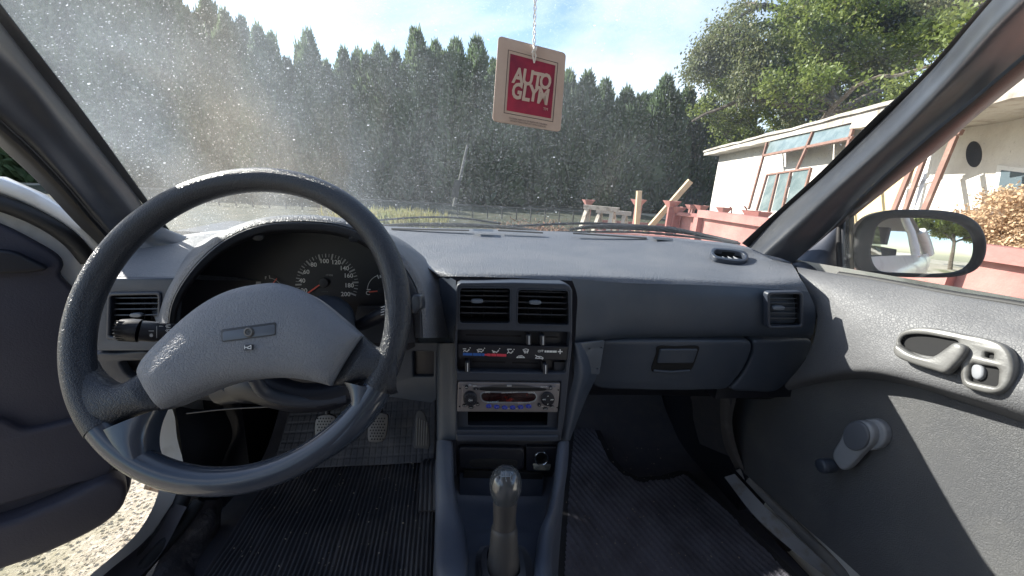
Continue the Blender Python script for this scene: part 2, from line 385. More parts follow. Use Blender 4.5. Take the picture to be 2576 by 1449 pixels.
def boxdata(a, b, wd, ht, up=(0, 0, 1)):  # a bar from a to b, wd across, ht along up
    a, b = np.array(a, float), np.array(b, float); t = b-a; t /= np.linalg.norm(t); up = np.array(up, float); up = up-t*(up@t); up /= np.linalg.norm(up)
    s = np.cross(t, up); V = [p+s*i*wd/2+up*j*ht/2 for p in (a, b) for i, j in ((-1, -1), (1, -1), (1, 1), (-1, 1))]
    return V, [(0, 3, 2, 1), (4, 5, 6, 7), (0, 1, 5, 4), (1, 2, 6, 5), (2, 3, 7, 6), (3, 0, 4, 7)]
def bar(name, a, b, wd, ht, m, parent=None, up=(0, 0, 1), **k):
    V, Fc = boxdata(a, b, wd, ht, up); return mk(name, V, Fc, m, parent, smooth=False, **k)
def join(parts):
    V = []; Fc = []
    for v, f in parts:
        b = len(V); V += list(v); Fc += [tuple(i+b for i in q) for q in f]
    return V, Fc
def text(s, pl, x, y, hpx, m, parent, name='lettering', h=.0045, along=None, bold=0, wide=1.0, align='CENTER'):
    """lettering centred on picture point; hpx = capital height in picture px"""
    c = bpy.data.curves.new(name, 'FONT'); c.body = s; c.align_x = align; c.align_y = 'CENTER'
    a = pl.p(x, y); b = pl.p(x, y+hpx)
    sz = np.linalg.norm(a-b)/.70; c.size = sz; c.extrude = sz*.01; c.offset = bold*sz; c.resolution_u = 3
    ex = pl.ex if along is None else (pl.p(*along[1])-pl.p(*along[0])); ex = ex/np.linalg.norm(ex)
    ey = np.cross(pl.n, ex); q = a+pl.n*h
    c.materials.append(m)
    tmp = bpy.data.objects.new('tmp', c); me = bpy.data.meshes.new_from_object(tmp); bpy.data.objects.remove(tmp); bpy.data.curves.remove(c)
    if not me.materials: me.materials.append(m)
    o = bpy.data.objects.new(name, me); COL.objects.link(o); o.parent = parent
    Mx = Matrix.Identity(4); org = ORG.get(parent.name, np.zeros(3))
    for i in range(3): Mx[i][0] = ex[i]*wide; Mx[i][1] = ey[i]; Mx[i][2] = pl.n[i]; Mx[i][3] = q[i]-org[i]
    o.matrix_local = Mx; return o
def strip(pts, pl, wpx, h):             # flat printed line of width wpx through picture points
    out = []
    for (x0, y0), (x1, y1) in zip(pts[:-1], pts[1:]):
        d = math.hypot(x1-x0, y1-y0)+1e-6; nx, ny = -(y1-y0)/d*wpx/2, (x1-x0)/d*wpx/2; ex, ey = (x1-x0)/d*wpx/3, (y1-y0)/d*wpx/3
        V = [pl.p(x0+nx-ex, y0+ny-ey, h), pl.p(x1+nx+ex, y1+ny+ey, h), pl.p(x1-nx+ex, y1-ny+ey, h), pl.p(x0-nx-ex, y0-ny-ey, h)]
        out.append((V, [(0, 1, 2, 3)]))
    return join(out)

#==BODY==
# ================================================================== SETTING
gy = np.concatenate([np.linspace(-40, -2, 12), np.linspace(-1.5, 22, 60), [30, 60, 150, 500]])
gx = np.concatenate([[-500, -100, -40], np.linspace(-20, 20, 60), [40, 100, 500]])
V = [(x, y, .03*mnoise.noise(Vector((x*.7, y*.7, 0))) if max(abs(x), abs(y)) < 30 and not (abs(x) < 1 and abs(y) < 2) else 0) for x in gx for y in gy]
ny = len(gy); Fc = [(i*ny+j, (i+1)*ny+j, (i+1)*ny+j+1, i*ny+j+1) for i in range(len(gx)-1) for j in range(ny-1)]
g = struct(mk('ground', V, Fc, gravel)); g['label'] = 'pale gravel and dry earth ground of the yard'

vx = np.linspace(-16, 9, 50); vy = np.linspace(6.2, 24, 50)
V = [(x, y+(.8*mnoise.noise(Vector((x*.6, 3, 0))) if y < 6.3 else 0), .034+.03*mnoise.noise(Vector((x*1.7, y*1.7, 5)))) for x in vx for y in vy]
gv = struct(mk('hedge_shadow_sheet', V, [(i*50+j, (i+1)*50+j, (i+1)*50+j+1, i*50+j+1) for i in range(49) for j in range(49)], mat('hedge_shadow_dark', (.028, .034, .016), .95, ('noise', 12, .06), [(2, (.08, .07, .04), .5, .7, (1, 1, 1))])))  # dark sheet added in place of the hedge's shadow on the ground
rng = np.random.default_rng(7)
# loose stones by the open door
def stones(name, n, x0, x1, y0, y1, s0, s1, m):
    ico = np.array([(0, 0, 1), (.9, 0, .2), (.3, .85, .2), (-.7, .5, .2), (-.7, -.5, .2), (.3, -.85, .2)])
    fi = np.array([(0, 1, 2), (0, 2, 3), (0, 3, 4), (0, 4, 5), (0, 5, 1)])
    sc = rng.uniform(s0, s1, n); rot = rng.uniform(0, 6.28, n); pos = np.c_[rng.uniform(x0, x1, n), rng.uniform(y0, y1, n), np.zeros(n)+.012]
    c, s = np.cos(rot), np.sin(rot); P = ico[None]*sc[:, None, None]*rng.uniform(.6, 1.2, (n, 6, 1))
    X = P[..., 0]*c[:, None]-P[..., 1]*s[:, None]; Y = P[..., 0]*s[:, None]+P[..., 1]*c[:, None]
    V = np.stack([X, Y, P[..., 2]*.6], -1)+pos[:, None]; Fq = (fi[None]+6*np.arange(n)[:, None, None]).reshape(-1, 3)
    o = mk(name, V.reshape(-1, 3), Fq, m, smooth=False); return o
top(stones('loose_gravel', 16000, -2.6, -.85, .2, 3.2, .003, .009, gravel), 'loose pale gravel stones on the ground below the open driver door', 'gravel', kind='stuff')

# ------------------------------------------------------------------ foliage
def sprig_mesh(P, D, ln, wd, seed=0):   # narrow leaf sprays: at P along D
    n = len(P); r = np.random.default_rng(seed); D = D/np.linalg.norm(D, axis=1)[:, None]
    S = np.cross(D, r.normal(size=(n, 3))); S /= np.linalg.norm(S, axis=1)[:, None]
    ln = ln[:, None]; wd = wd[:, None]
    V = np.stack([P-S*wd*.2, P+S*wd*.2, P+D*ln*.45+S*wd, P+D*ln, P+D*ln*.5-S*wd], 1)
    Fq = np.array([(0, 1, 2), (0, 2, 4), (4, 2, 3)]); Fq = (Fq[None]+5*np.arange(n)[:, None, None]).reshape(-1, 3)
    return V.reshape(-1, 3), Fq
def cypress_crown(seed, n=14000):
    r = np.random.default_rng(seed+60); K = 7
    hk = np.r_[1, r.uniform(.70, .95, K-1)]; ak = r.uniform(0, 6.28, K); ok = np.r_[0, r.uniform(.12, .30, K-1)]; kk = r.integers(0, K, n); kk[r.uniform(0, 1, n) < .35] = 0
    z = r.uniform(0, 1, n)**.85; a = r.uniform(0, 2*np.pi, n)
    R = np.where(kk == 0, .42, .27)*np.minimum(1, ((1-z)*1.75)**.9)*(.85+.15*np.sin(9*z+seed)+.12*np.sin(3*a+5*z*3))
    q = r.uniform(.35, 1.08, n)**.6; ca, sa = np.cos(a), np.sin(a)
    P = np.c_[R*q*ca+(ok*np.cos(ak))[kk], R*q*sa+(ok*np.sin(ak))[kk], z*.97*hk[kk]]
    D = np.c_[ca*.55+r.normal(0, .3, n), sa*.55+r.normal(0, .3, n), (.75+r.normal(0, .3, n))*(.4+.5*z**3)]
    m_ = 420; zt = r.uniform(.84, 1.0, m_); k2 = r.integers(0, K, m_); P = np.r_[P, np.c_[r.normal(0, .018, m_)+(ok*np.cos(ak))[k2], r.normal(0, .018, m_)+(ok*np.sin(ak))[k2], zt*.99*hk[k2]]]; D = np.r_[D, np.c_[r.normal(0, .3, m_), r.normal(0, .3, m_), np.full(m_, .5)]]; n += m_
    V, Fq = sprig_mesh(P, D, r.uniform(.05, .14, n), r.uniform(.012, .03, n), seed)
    return V, Fq
crowns = []
for s in range(4):
    V, Fq = cypress_crown(s); me = mk('tmp', V, Fq, conif, smooth=False); crowns.append(me.data); bpy.data.objects.remove(me)
V, Fc = tubedata([(0, 0, 0), (0, 0, .4), (0, 0, .93)], [.05, .035, .005], 7); tk = mk('tmp', V, Fc, bark); trunkme = tk.data; bpy.data.objects.remove(tk)
# inner mass so that the hedge is dense
cv = catmull([(0, 0, 0.01), (0, 0, .3), (0, 0, .6), (0, 0, .85), (0, 0, .93)], 14); V, Fc = tubedata(cv, np.interp(cv[:, 2], [0, .3, .6, .85, .93], [.30, .33, .27, .12, .02]), 9)
V = [np.array(v)*np.array([1, 1, 1])+.05*np.array(mnoise.noise_vector(Vector(v)*9)) for v in V]
ck = mk('tmp', V, Fc, conif); coreme = ck.data; bpy.data.objects.remove(ck)
def cypress(px_, topy, Yd, wd, i, label, group='conifers of the tall hedge row'):
    p = at(px_, 500, Y=Yd); p[2] = 0
    hz = at(px_, topy, Y=Yd)[2]
    t = thing('cypress_tree', label, 'tree', tuple(p), group)
    rz = rng.uniform(0, 6.28)
    for nm, me in (('trunk', trunkme), ('crown', crowns[i % 4]), ('inner_foliage', coreme)):
        o = bpy.data.objects.new(nm, me); COL.objects.link(o); o.parent = t
        o.scale = (wd, wd, hz); o.rotation_euler = (0, 0, rz)
    return t
tops = [(-330, -60, 1.9), (-270, 40, 1.9), (-200, -30, 1.8), (-130, -80, 2.0), (-60, -10, 1.9), (10, -40, 2), (80, -70, 2.1), (150, -25, 1.9), (205, 0, 1.5), (255, -30, 1.6), (300, 20, 1.3), (345, 0, 1.3), (400, -45, 1.5),
        (457, -55, 1.3), (500, 48, 1.1), (535, 45, 1.1), (580, 5, 1.2), (618, 45, 1.1), (655, 62, 1.1), (690, 85, 1.1), (718, 100, 1.0), (752, 158, .9), (780, 140, 1.0), (803, 95, 1.1), (840, 165, 1.0), (882, 135, 1.1), (915, 140, 1.1),
        (963, 128, 1.3), (1000, 140, 1.2), (1050, 88, 1.5), (1095, 118, 1.4), (1140, 115, 1.3), (1188, 108, 1.4), (1235, 160, 1.5), (1290, 175, 1.5), (1350, 180, 1.5), (1405, 185, 1.4),
        (1450, 188, 1.5), (1492, 205, 1.3), (1545, 228, 1.5), (1590, 240, 1.3), (1635, 196, 1.4), (1690, 222, 1.4), (1740, 242, 1.5), (1790, 260, 1.5), (1850, 300, 1.5), (1910, 320, 1.5), (1980, 330, 1.5)]
named = {457: ('tallest narrow conifer of the hedge, its tip cut off by the top of the view', 'the tallest cut-off conifer'), 580: ('slim pointed conifer spire rising above its neighbours over the steering wheel', 'the slim spire over the wheel'),
         803: ('lone pointed conifer spire standing above the dip in the hedge', 'the lone spire at the dip'), 1050: ('feathery conifer top at the middle between hedge dip and hanging card', 'the feathery middle conifer'),
         1290: ('conifer hidden mostly behind the hanging card', 'the conifer behind the card'), 1635: ('small pointed conifer top well right of the hanging card', 'the small pointed top beyond the card')}
tops = [t_ for t_ in tops if -135 < t_[0] < 1900]
xs_ = [t_[0] for t_ in tops]; ords = ['first', 'second', 'third', 'fourth', 'fifth', 'sixth', 'seventh', 'eighth', 'ninth', 'tenth', 'eleventh', 'twelfth', 'thirteenth', 'fourteenth']
for i, (x, ty, wd) in enumerate(tops):
    if x in named: lab = named[x][0]
    else:
        a_ = min(named, key=lambda q: abs(q-x)); k_ = abs(xs_.index(a_)-i)-1
        lab = 'dark green hedge conifer, %s to the %s of %s' % (ords[k_], 'left' if x < a_ else 'right', named[a_][1])
    cypress(x, ty+(8 if x > 450 else -20), 22+rng.uniform(-.9, .9)+(1.3 if i % 2 else 0), wd*2.3*rng.uniform(.9, 1.15), i, lab)

def decid(name, base, height, spread, seed, leafm, label, nleaf, lsz, droop=0, lean=(0, 0), zmin=.30):
    r = np.random.default_rng(seed); base = np.array(base, float)
    t = thing(name, label, 'tree', tuple(base)); tubes = []; tips = []
    def grow(p, d, ln, rad_, lv):
        n = 5; P = [p]; q = p.copy(); dd = d.copy()
        for k in range(n):
            dd = dd+r.normal(0, .13, 3)+np.array([0, 0, -.10*droop*lv]); dd /= np.linalg.norm(dd); q = q+dd*ln/n; P.append(q.copy())
            if lv >= 2: tips.append((q.copy(), lv))
        if lv == 0 or P[-1][2] > height*zmin*.8: tubes.append(tubedata(P, np.linspace(rad_, rad_*.55, n+1), 6 if lv < 2 else 4))
        if lv >= 4: return
        for k in range(3 if lv else 6):
            f = r.uniform(.35, 1) if lv else r.uniform(.35, 1); s = P[min(int(f*n)+1, n)]
            a = r.uniform(0, 6.28); out = np.array([math.cos(a), math.sin(a), r.uniform(0, .7)]); nd = dd*.5+out*spread; nd /= np.linalg.norm(nd)
            grow(np.array(s), nd, ln*r.uniform(.5, .72), rad_*.5, lv+1)
    grow(base.copy(), np.array([lean[0], lean[1], 1.])/np.linalg.norm([lean[0], lean[1], 1.]), height*.48, height*.022, 0)
    V, Fc = join(tubes); mk('trunk', V, Fc, bark, t); tips = [q for q in tips if q[0][2] > height*zmin]
    T = np.array([p for p, l in tips]); idx = r.integers(0, len(T), nleaf)
    P = T[idx]+r.normal(0, 1, (nleaf, 3))*height*.017*np.array([1, 1, .8])
    D = r.normal(0, 1, (nleaf, 3))+np.array([0, 0, -.2-1.2*droop])
    V, Fq = sprig_mesh(P, D, r.uniform(.7, 1.3, nleaf)*lsz, r.uniform(.22, .4, nleaf)*lsz, seed)
    mk('crown', V, Fq, leafm, t, smooth=False); return t
def gp(x, Y): p = at(x, 500, Y=Y); p[2] = 0; return p
decid('acacia_tree', gp(1900, 15.5), 10.5, 1.0, 3, leafa, 'bright green leafy tree with dark forked branches behind the low white building', 36000, .13)
decid('birch_tree', gp(2100, 17), 17, .75, 11, leafb, 'tall tree with drooping olive foliage behind the building roof, filling the upper right', 56000, .13, droop=1.0)
decid('birch_tree', gp(2330, 15), 21, 1.0, 21, leafb, 'tall loose-leaved tree farthest right, seen just beside the right pillar', 56000, .12, droop=1.0)
decid('birch_tree', gp(2200, 20), 18, .8, 31, leafb, 'tall pale tree standing behind the bright green tree', 48000, .14, droop=.8)
# trees behind the car, seen in the door mirror
decid('lime_tree', (1.6, -13, 0), 8, 1.0, 41, leafa, 'round green tree mirrored at the left edge of the door mirror', 22000, .2)
decid('lime_tree', (5.2, -14, 0), 9, 1.0, 43, leafb, 'dark leafy tree mirrored beside the white car flank in the door mirror', 26000, .2)

def copy_tree(src, loc, rz, sc, label):
    o = src.copy(); COL.objects.link(o); o.location = loc; o.rotation_euler = (0, 0, rz); o.scale = (sc,)*3; o['label'] = label
    for ch in src.children: c = ch.copy(); COL.objects.link(c); c.parent = o
    return o
lt_ = [o for o in bpy.data.objects if o.name.startswith('lime_tree')]
copy_tree(lt_[0], (-1.6, -15, 0), 1, 1.1, 'green tree mirrored behind the car roof pillar in the door mirror')
copy_tree(lt_[1], (8.8, -12, 0), 2, .9, 'tree mirrored at the right end of the door mirror')
copy_tree(lt_[0], (3.4, -17, 0), 3, 1.2, 'farthest green tree between the others in the door mirror')
# ------------------------------------------------------------------ white building
A = np.array([9.2, 13, 0]); B = np.array([6.5, 3.5, 0]); dW = (B-A)/np.linalg.norm(B-A)
nW = np.array([-.962, .273, 0])
eave = Plane(A, nW, dW)                 # outer edge of the roof slab
wall = eave.off(-.45)
house = thing('white_building', 'low whitewashed building with flat concrete roof slab behind the red steel bins', 'building', (9.6, 8, 0))
z0 = eave.p(1790, 378)[2]; z1 = eave.p(2170, 288)[2]
ZR = (z0+z1)/2
cs = wall.p(1803, 430); cuv = (cs-wall.O)@wall.ex
def wq(u, z, h=0): return wall.O+wall.ex*u+np.array([0, 0, z])+wall.n*h
U0 = cuv; U1 = 14.5
uoval = (wall.p(2360, 400)-wall.O)@wall.ex
uy0 = (wall.p(2150, 470)-wall.O)@wall.ex; uy1 = (wall.p(2290, 470)-wall.O)@wall.ex
def wallpiece(u0, u1, m, h=0, zt=None, name='wall'):
    V = [wq(u0, 0, h), wq(u1, 0, h), wq(u1, zt or ZR-.1, h), wq(u0, zt or ZR-.1, h)]
    V += [v-wall.n*.25 for v in V]
    return mk(name, V, [(0, 1, 2, 3), (7, 6, 5, 4), (0, 4, 5, 1), (1, 5, 6, 2), (2, 6, 7, 3), (3, 7, 4, 0)], m, house, smooth=False)
wallpiece(U0, uy0, plaster); wallpiece(uy0+.001, uy1, yelpl, .004)
wallpiece(uy1+.002, U1, plaster, .002)
# far gable wall
V = [wq(U0-.002, 0), wq(U0-.002, ZR-.1), wq(U0-.002, ZR-.1)-wall.n*5, wq(U0-.002, 0)-wall.n*5]; V += [v+wall.ex*.25 for v in V]
mk('wall', V, [(0, 1, 2, 3), (4, 5, 6, 7), (0, 1, 5, 4), (1, 2, 6, 5), (2, 3, 7, 6)], plaster, house, smooth=False)
def slab(name, u0, u1, h0, h1, za, zb, m, jag=.02):
    n = 30; V = []
    for i in range(n):
        u = u0+(u1-u0)*i/(n-1)
        for h, z in ((h0, za), (h1, za), (h1, zb), (h0, zb)):
            j = jag*mnoise.noise(Vector((u*3, h*3, z*5))); V.append(wq(u, z+j, h+j))
    Fc = [(i*4+a, i*4+(a+1) % 4, i*4+4+(a+1) % 4, i*4+4+a) for i in range(n-1) for a in range(4)]+[(0, 1, 2, 3), ((n-1)*4+3, (n-1)*4+2, (n-1)*4+1, (n-1)*4)]
    return mk(name, V, Fc, m, house, smooth=False)
slab('roof', U0-.45, U1, -5, .45, ZR-.12, ZR+.02, concr)
slab('roof_edge', U0-.5, U1, -.2, .5, ZR+.02, ZR+.08, concr, .03)
uc = (wall.p(2330, 330)-wall.O)@wall.ex
zc = wall.p(2400, 325)[2]
slab('canopy', uc, U1, .0, 1.15, zc, zc+.16, concr, .04)
# dark oval opening and window
wp2 = wall.off(.006)
plate('oval_opening', smooth(circ(2450, 388, 20, 33, 14), 28), wp2, black, house, h=.004, thick=.03, bev=.002)
plate('window', quad((2512, 415), (2640, 430), (2640, 560), (2490, 560), 0), wp2, winw, house, h=.02, thick=.04, bev=.004)
plate('window_pane', quad((2524, 428), (2640, 442), (2640, 560), (2502, 560), 0), wp2, darkpane, house, h=.028, thick=.03, bev=.002)
for a, b in (((2524, 428), (2640, 442)),): pass

# leaning brown window frames
lean = Plane(wall.p(2030, 330)+wall.n*.35, wall.n*.93+np.array([0, 0, .30]))
def frame_thing(name, label, barspx, panes, pl, wd, m, group=None, paneM=pane):
    c = np.mean([pl.p(*q) for q in barspx[0]], axis=0); c[2] = 0
    t = thing(name, label, 'window frame', tuple(c), group)
    for a, b in barspx: bar('rail', pl.p(*a), pl.p(*b), wd, .05, m, t, up=pl.n)
    for q in panes: plate('pane', list(q), pl, paneM, t, h=-.005, thick=.008, bev=0)
    return t
frame_thing('window_frame', 'large brown window frame with two upper panes leaning on the white wall', [((1932, 352), (2152, 306)), ((1920, 392), (2145, 347)), ((2046, 330), (2028, 372)), ((1932, 350), (1884, 525)), ((2150, 308), (2090, 520)), ((2030, 370), (1985, 470))],
            [[(1938, 354), (2043, 332), (2030, 368), (1926, 388)], [(2050, 330), (2150, 310), (2140, 345), (2036, 366)]], lean, .06, brownw)
lean2 = lean.off(.12)
frame_thing('window_frame', 'smaller brown casement with tall panes leaning in front of the large frame', [((1930, 440), (2040, 424)), ((1930, 440), (1902, 535)), ((1958, 436), (1934, 535)), ((1990, 432), (1966, 535)), ((2040, 424), (2010, 535))],
            [[(1934, 442), (1955, 440), (1932, 530), (1908, 530)], [(1962, 438), (1987, 434), (1964, 530), (1940, 530)], [(1995, 433), (2036, 427), (2008, 530), (1972, 530)]], lean2, .045, brownw)
lean3 = lean.off(.5)
wl = thing('white_window_sash', 'white sash with a pale pane leaning behind the brown posts', 'window frame', tuple(gp(2300, 5)))
for a, b in (((2300, 380), (2400, 340)), ((2290, 470), (2370, 445)), ((2300, 380), (2262, 560)), ((2345, 370), (2300, 560))): bar('rail', lean.p(*a), lean.p(*b), .07, .04, winw, wl, up=lean.n)
for lab, a, b, wd, h in (('brown plank post leaning on the wall, leftmost by the yellow patch', (2296, 415), (2228, 580), .07, .22), ('brown leaning post with rough edge between two others', (2330, 385), (2258, 580), .06, .26), ('long pale-brown plank leaning with its top under the canopy', (2402, 345), (2304, 580), .075, .2)):
    pl = lean.off(h); o = bar('leaning_plank', pl.p(*a), pl.p(*b), wd, .04, brownw, up=pl.n); top(o, lab, 'plank', 'planks leaning on the white wall')
tp = lean.off(.2); o = bar('crossbar_plank', tp.p(2372, 345), tp.p(2420, 332), .07, .05, brownw, up=tp.n); top(o, 'short brown crosspiece at the top of the leaning planks under the canopy', 'plank')

# ------------------------------------------------------------------ red steel stillages
def post(p, hgt, parent, cup=True, w_=.09):
    parts = [boxdata(p, p+np.array([0, 0, hgt]), w_, .04, (0, 1, 0)), boxdata(p+np.array([w_/2, 0, 0]), p+np.array([w_/2, 0, hgt]), .02, w_, (0, 1, 0))]
    o = mk('post', *join(parts), redpnt, parent, smooth=False)
    if cup:
        q = p+np.array([0, 0, hgt]); V = []
        for s, z in ((.05, 0), (.10, .09)): V += [q+np.array([a*s, b*s, z]) for a, b in ((-1, -1), (1, -1), (1, 1), (-1, 1))]
        mk('cup', V, [(0, 1, 5, 4), (1, 2, 6, 5), (2, 3, 7, 6), (3, 0, 4, 7), (0, 3, 2, 1)], redpnt, parent, smooth=False)
def sheet(name, a, b, z0, z1, parent, th=.02, m=redpnt):
    a, b = np.array(a, float), np.array(b, float); n = np.cross(b-a, (0, 0, 1)); n /= np.linalg.norm(n)
    V = [np.array([p[0], p[1], z])+n*s*th for s in (0, 1) for p, z in ((a, z0), (b, z0), (b, z1), (a, z1))]
    return mk(name, V, [(0, 1, 2, 3), (7, 6, 5, 4), (0, 4, 5, 1), (2, 6, 7, 3), (1, 5, 6, 2), (0, 3, 7, 4)], m, parent, smooth=False)
def g2(x, y, Y): return at(x, y, Y=Y)
# far bin (left): back wall lit pink
b1 = thing('red_steel_bin', 'farthest red steel bin with pale wood props behind the wiper', 'metal bin', tuple(gp(1640, 6.8)))
for (x, y, Yd, hh) in ((1480, 508, 7.2, 0), (1606, 508, 6.3, 0), (1740, 520, 7.6, 0), (1690, 512, 5.6, 0)):
    q = g2(x, y, Yd); post(np.array([q[0], q[1], 0]), q[2]-.05, b1)
a = g2(1500, 552, 7.4); b = g2(1725, 560, 7.0); sheet('side_panel', a[:2], b[:2], .1, a[2], b1)
a = g2(1606, 560, 6.3); b = g2(1692, 560, 5.6)
sheet('side_panel', a[:2], b[:2], .1, .55, b1)
b2 = thing('red_steel_bin', 'dark red steel bin with high side sheet in the middle, below the building corner', 'metal bin', tuple(gp(1830, 5.2)))
a = g2(1716, 538, 5.6); b = g2(1886, 553, 4.6); sheet('side_panel', a[:2], b[:2], .62, (a[2]+b[2])/2, b2)
bar('rail', (a[0]-.1, a[1], a[2]), (b[0], b[1]-.02, b[2]), .06, .05, redpnt, b2)
c = g2(1706, 585, 5.2); d = g2(1884, 612, 4.2); bar('rail', c, d, .08, .07, redpnt, b2)
sheet('side_panel', c[:2], d[:2], .1, c[2]-.14, b2)
for x, y, Yd in ((1705, 520, 5.6), (1896, 530, 4.6), (1912, 532, 4.3), (1766, 517, 7.2), (1822, 522, 6.4), (1876, 540, 5.4)):
    q = g2(x, y, Yd); post(np.array([q[0], q[1], 0]), q[2]-.09, b2)
for x, y, Yd in ((1733, 530, 6.6), (1833, 532, 6.4), (1868, 534, 5.0)):
    q = g2(x, y, Yd); tube('lifting_eye', [q+np.array([.06*math.sin(t), 0, .08*math.cos(t)]) for t in np.linspace(0, math.pi, 9)], .012, redpnt, b2, n=6)
b3 = thing('red_steel_bin', 'large pink-red steel bin right beside the car under the dried flowers', 'metal bin', (2.9, 1.8, 0))
TOPZ = at(2576, 625, X=2.6)[2]
fx = 2.35
ya = at(2165, 700, X=fx)[1]
sheet('side_panel', (fx, 3.6), (fx, -1.5), .12, TOPZ-.04, b3, .03)
bar('rim', (fx-.03, 3.6, TOPZ-.02), (fx-.03, -1.5, TOPZ-.02), .10, .07, redpnt, b3)
bar('rim', (fx-.05, 3.6, TOPZ-.40), (fx-.05, -1.5, TOPZ-.40), .07, .07, redpnt, b3)
for y in (3.6, 2.45, 1.55, 1.0, .2, -.6): bar('rib', (fx-.05, y, .1), (fx-.05, y, TOPZ-.06), .07, .07, redpnt, b3, up=(0, 1, 0))
sheet('side_panel', (fx+1.1, 3.6), (fx+1.1, -1.5), .12, TOPZ-.04, b3, .03)
sheet('end_panel', (fx, 3.6), (fx+1.1, 3.6), .12, TOPZ-.04, b3, .03)
b4 = thing('red_steel_bin', 'bright red steel bin low behind the right wiper', 'metal bin', (2.2, 4.0, 0))
a = g2(1500, 585, 4.6); b = g2(1880, 618, 3.6)
sheet('side_panel', a[:2], b[:2], .1, a[2]-.02, b4, .03); bar('rim', a-np.array([0, .03, 0]), b-np.array([0, .03, 0]), .08, .06, redpnt, b4)
for f in (.1, .3, .5, .75, .95): q = a+(b-a)*f; bar('rib', (q[0], q[1]-.04, .1), (q[0], q[1]-.04, a[2]-.04), .06, .06, redpnt, b4, up=(0, 1, 0))
# dried flowers on top of the bin
t = thing('dried_flower_bush', 'bush of dried brown flower heads growing behind the red bin at the right edge', 'bush', (3.2, 1.6, 0))
r = np.random.default_rng(5); nb = 260
cpx = []
for k in range(nb):
    x = r.uniform(2440, 2680); yy = r.uniform(max(492, 560-(x-2430)*.9)-5, 640); cpx.append(at(x, yy, X=r.uniform(2.6, 3.3)))
cpx = np.array(cpx)
nl = 90; P = (cpx[:, None]+r.normal(0, 1, (nb, nl, 3))*np.array([.035, .035, .02])).reshape(-1, 3)
V, Fq = sprig_mesh(P, r.normal(0, 1, P.shape), r.uniform(.008, .02, len(P)), r.uniform(.003, .008, len(P)), 3); mk('flower_heads', V, Fq, dryfl, t, smooth=False)
mk('stem', *join([tubedata([(p[0]*.7+.9, p[1]*.8+.3, .3), (p+np.array([3.0, 1.6, .9]))/2*[1, 1, 1.05], p], [.006, .004, .002], 4) for p in cpx]), dryfl, t)

# sawhorses
def sawhorse(x0, x1, y, Yd, yb, label):
    a = g2(x0, y, Yd); b = g2(x1, y+8, Yd-.25)
    t = thing('sawhorse', label, 'sawhorse', (float((a[0]+b[0])/2), float(a[1]), 0), 'wooden sawhorses')
    bar('beam', a, b, .10, .07, greyw, t)
    for e, s in ((a+(b-a)*.12, -1), (a+(b-a)*.82, 1)):
        for dy in (-.34, .34): bar('leg', e, (e[0]+s*.06+dy*.6, e[1]+dy*.5, 0), .07, .04, greyw, t)
    return t
sawhorse(1468, 1558, 520, 6.6, 560, 'nearer weathered wooden sawhorse left of the red bins')
sawhorse(1500, 1588, 530, 7.1, 560, 'second weathered sawhorse, slightly right of and behind the first')
o = bar('wooden_plank', g2(1608, 480, 6.0), g2(1600, 600, 6.0), .075, .05, wood, up=(0, 1, 0)); top(o, 'upright raw wood board standing at the far bin', 'plank')
o = bar('wooden_plank', g2(1737, 455, 5.8), g2(1610, 600, 6.1), .085, .05, wood, up=(0, 1, 0)); top(o, 'slanting raw wood board leaning over the far bin', 'plank')
# low iron fence before the hedge and the leaning pale pole
fe = thing('iron_fence', 'low grey iron railing along the foot of the hedge', 'fence', tuple(gp(1100, 12.6)))
a = at(330, 492, Y=12.9); b = at(1480, 515, Y=12.4); a[2] = b[2] = (a[2]+b[2])/2
bar('rail', a, b, .05, .04, ironm, fe); bar('rail', a-[0, 0, .5], b-[0, 0, .5], .05, .04, ironm, fe)
for k in range(30):
    q = a+(b-a)*k/29; bar('picket', (q[0], q[1], 0), (q[0], q[1], q[2]+.03), .035, .035, ironm, fe, up=(0, 1, 0))
pg = thing('leaning_pole', 'pale leaning concrete pole with a small plate in front of the hedge', 'pole', tuple(gp(1145, 11.8)))
tube('pole', [at(1142, 520, Y=11.8), at(1176, 365, Y=12.2)], [.055, .035], mat('pale_concrete', (.12, .12, .115), .9), pg)
plp = Plane(at(1150, 475, Y=11.75), (0, -1, 0)); plate('sign_plate', quad((1143, 452), (1160, 454), (1152, 498), (1135, 496)), plp, ironm, pg, h=.01, thick=.02, bev=.002)
r = np.random.default_rng(9); n = 2600
xs = r.uniform(-3.2, -.2, n); ys = 10.4+r.normal(0, .45, n); dens = np.exp(-((xs+1.6)/1.0)**2) > r.uniform(0, 1, n)
P = np.c_[xs, ys, np.zeros(n)][dens]; V, Fq = sprig_mesh(P, np.c_[r.normal(0, .35, len(P)), r.normal(0, .35, len(P)), np.ones(len(P))], r.uniform(.15, .45, len(P)), r.uniform(.01, .025, len(P)), 2)
top(mk('dry_grass', V, Fq, drygr, smooth=False), 'patch of yellow dry grass before the iron fence', 'grass', kind='stuff')
P = np.array([1.6, 7.6, .15])+r.normal(0, 1, (2500, 3))*np.array([.45, .3, .13]); P[:, 2] = np.abs(P[:, 2])
V, Fq = sprig_mesh(P, r.normal(0, 1, P.shape), r.uniform(.05, .15, len(P)), r.uniform(.005, .012, len(P)), 2)
top(mk('brush_pile', V, Fq, mat('dry_twigs', (.22, .12, .08), .9), smooth=False), 'pile of dry reddish twigs left of the sawhorses', 'brush pile', kind='stuff')
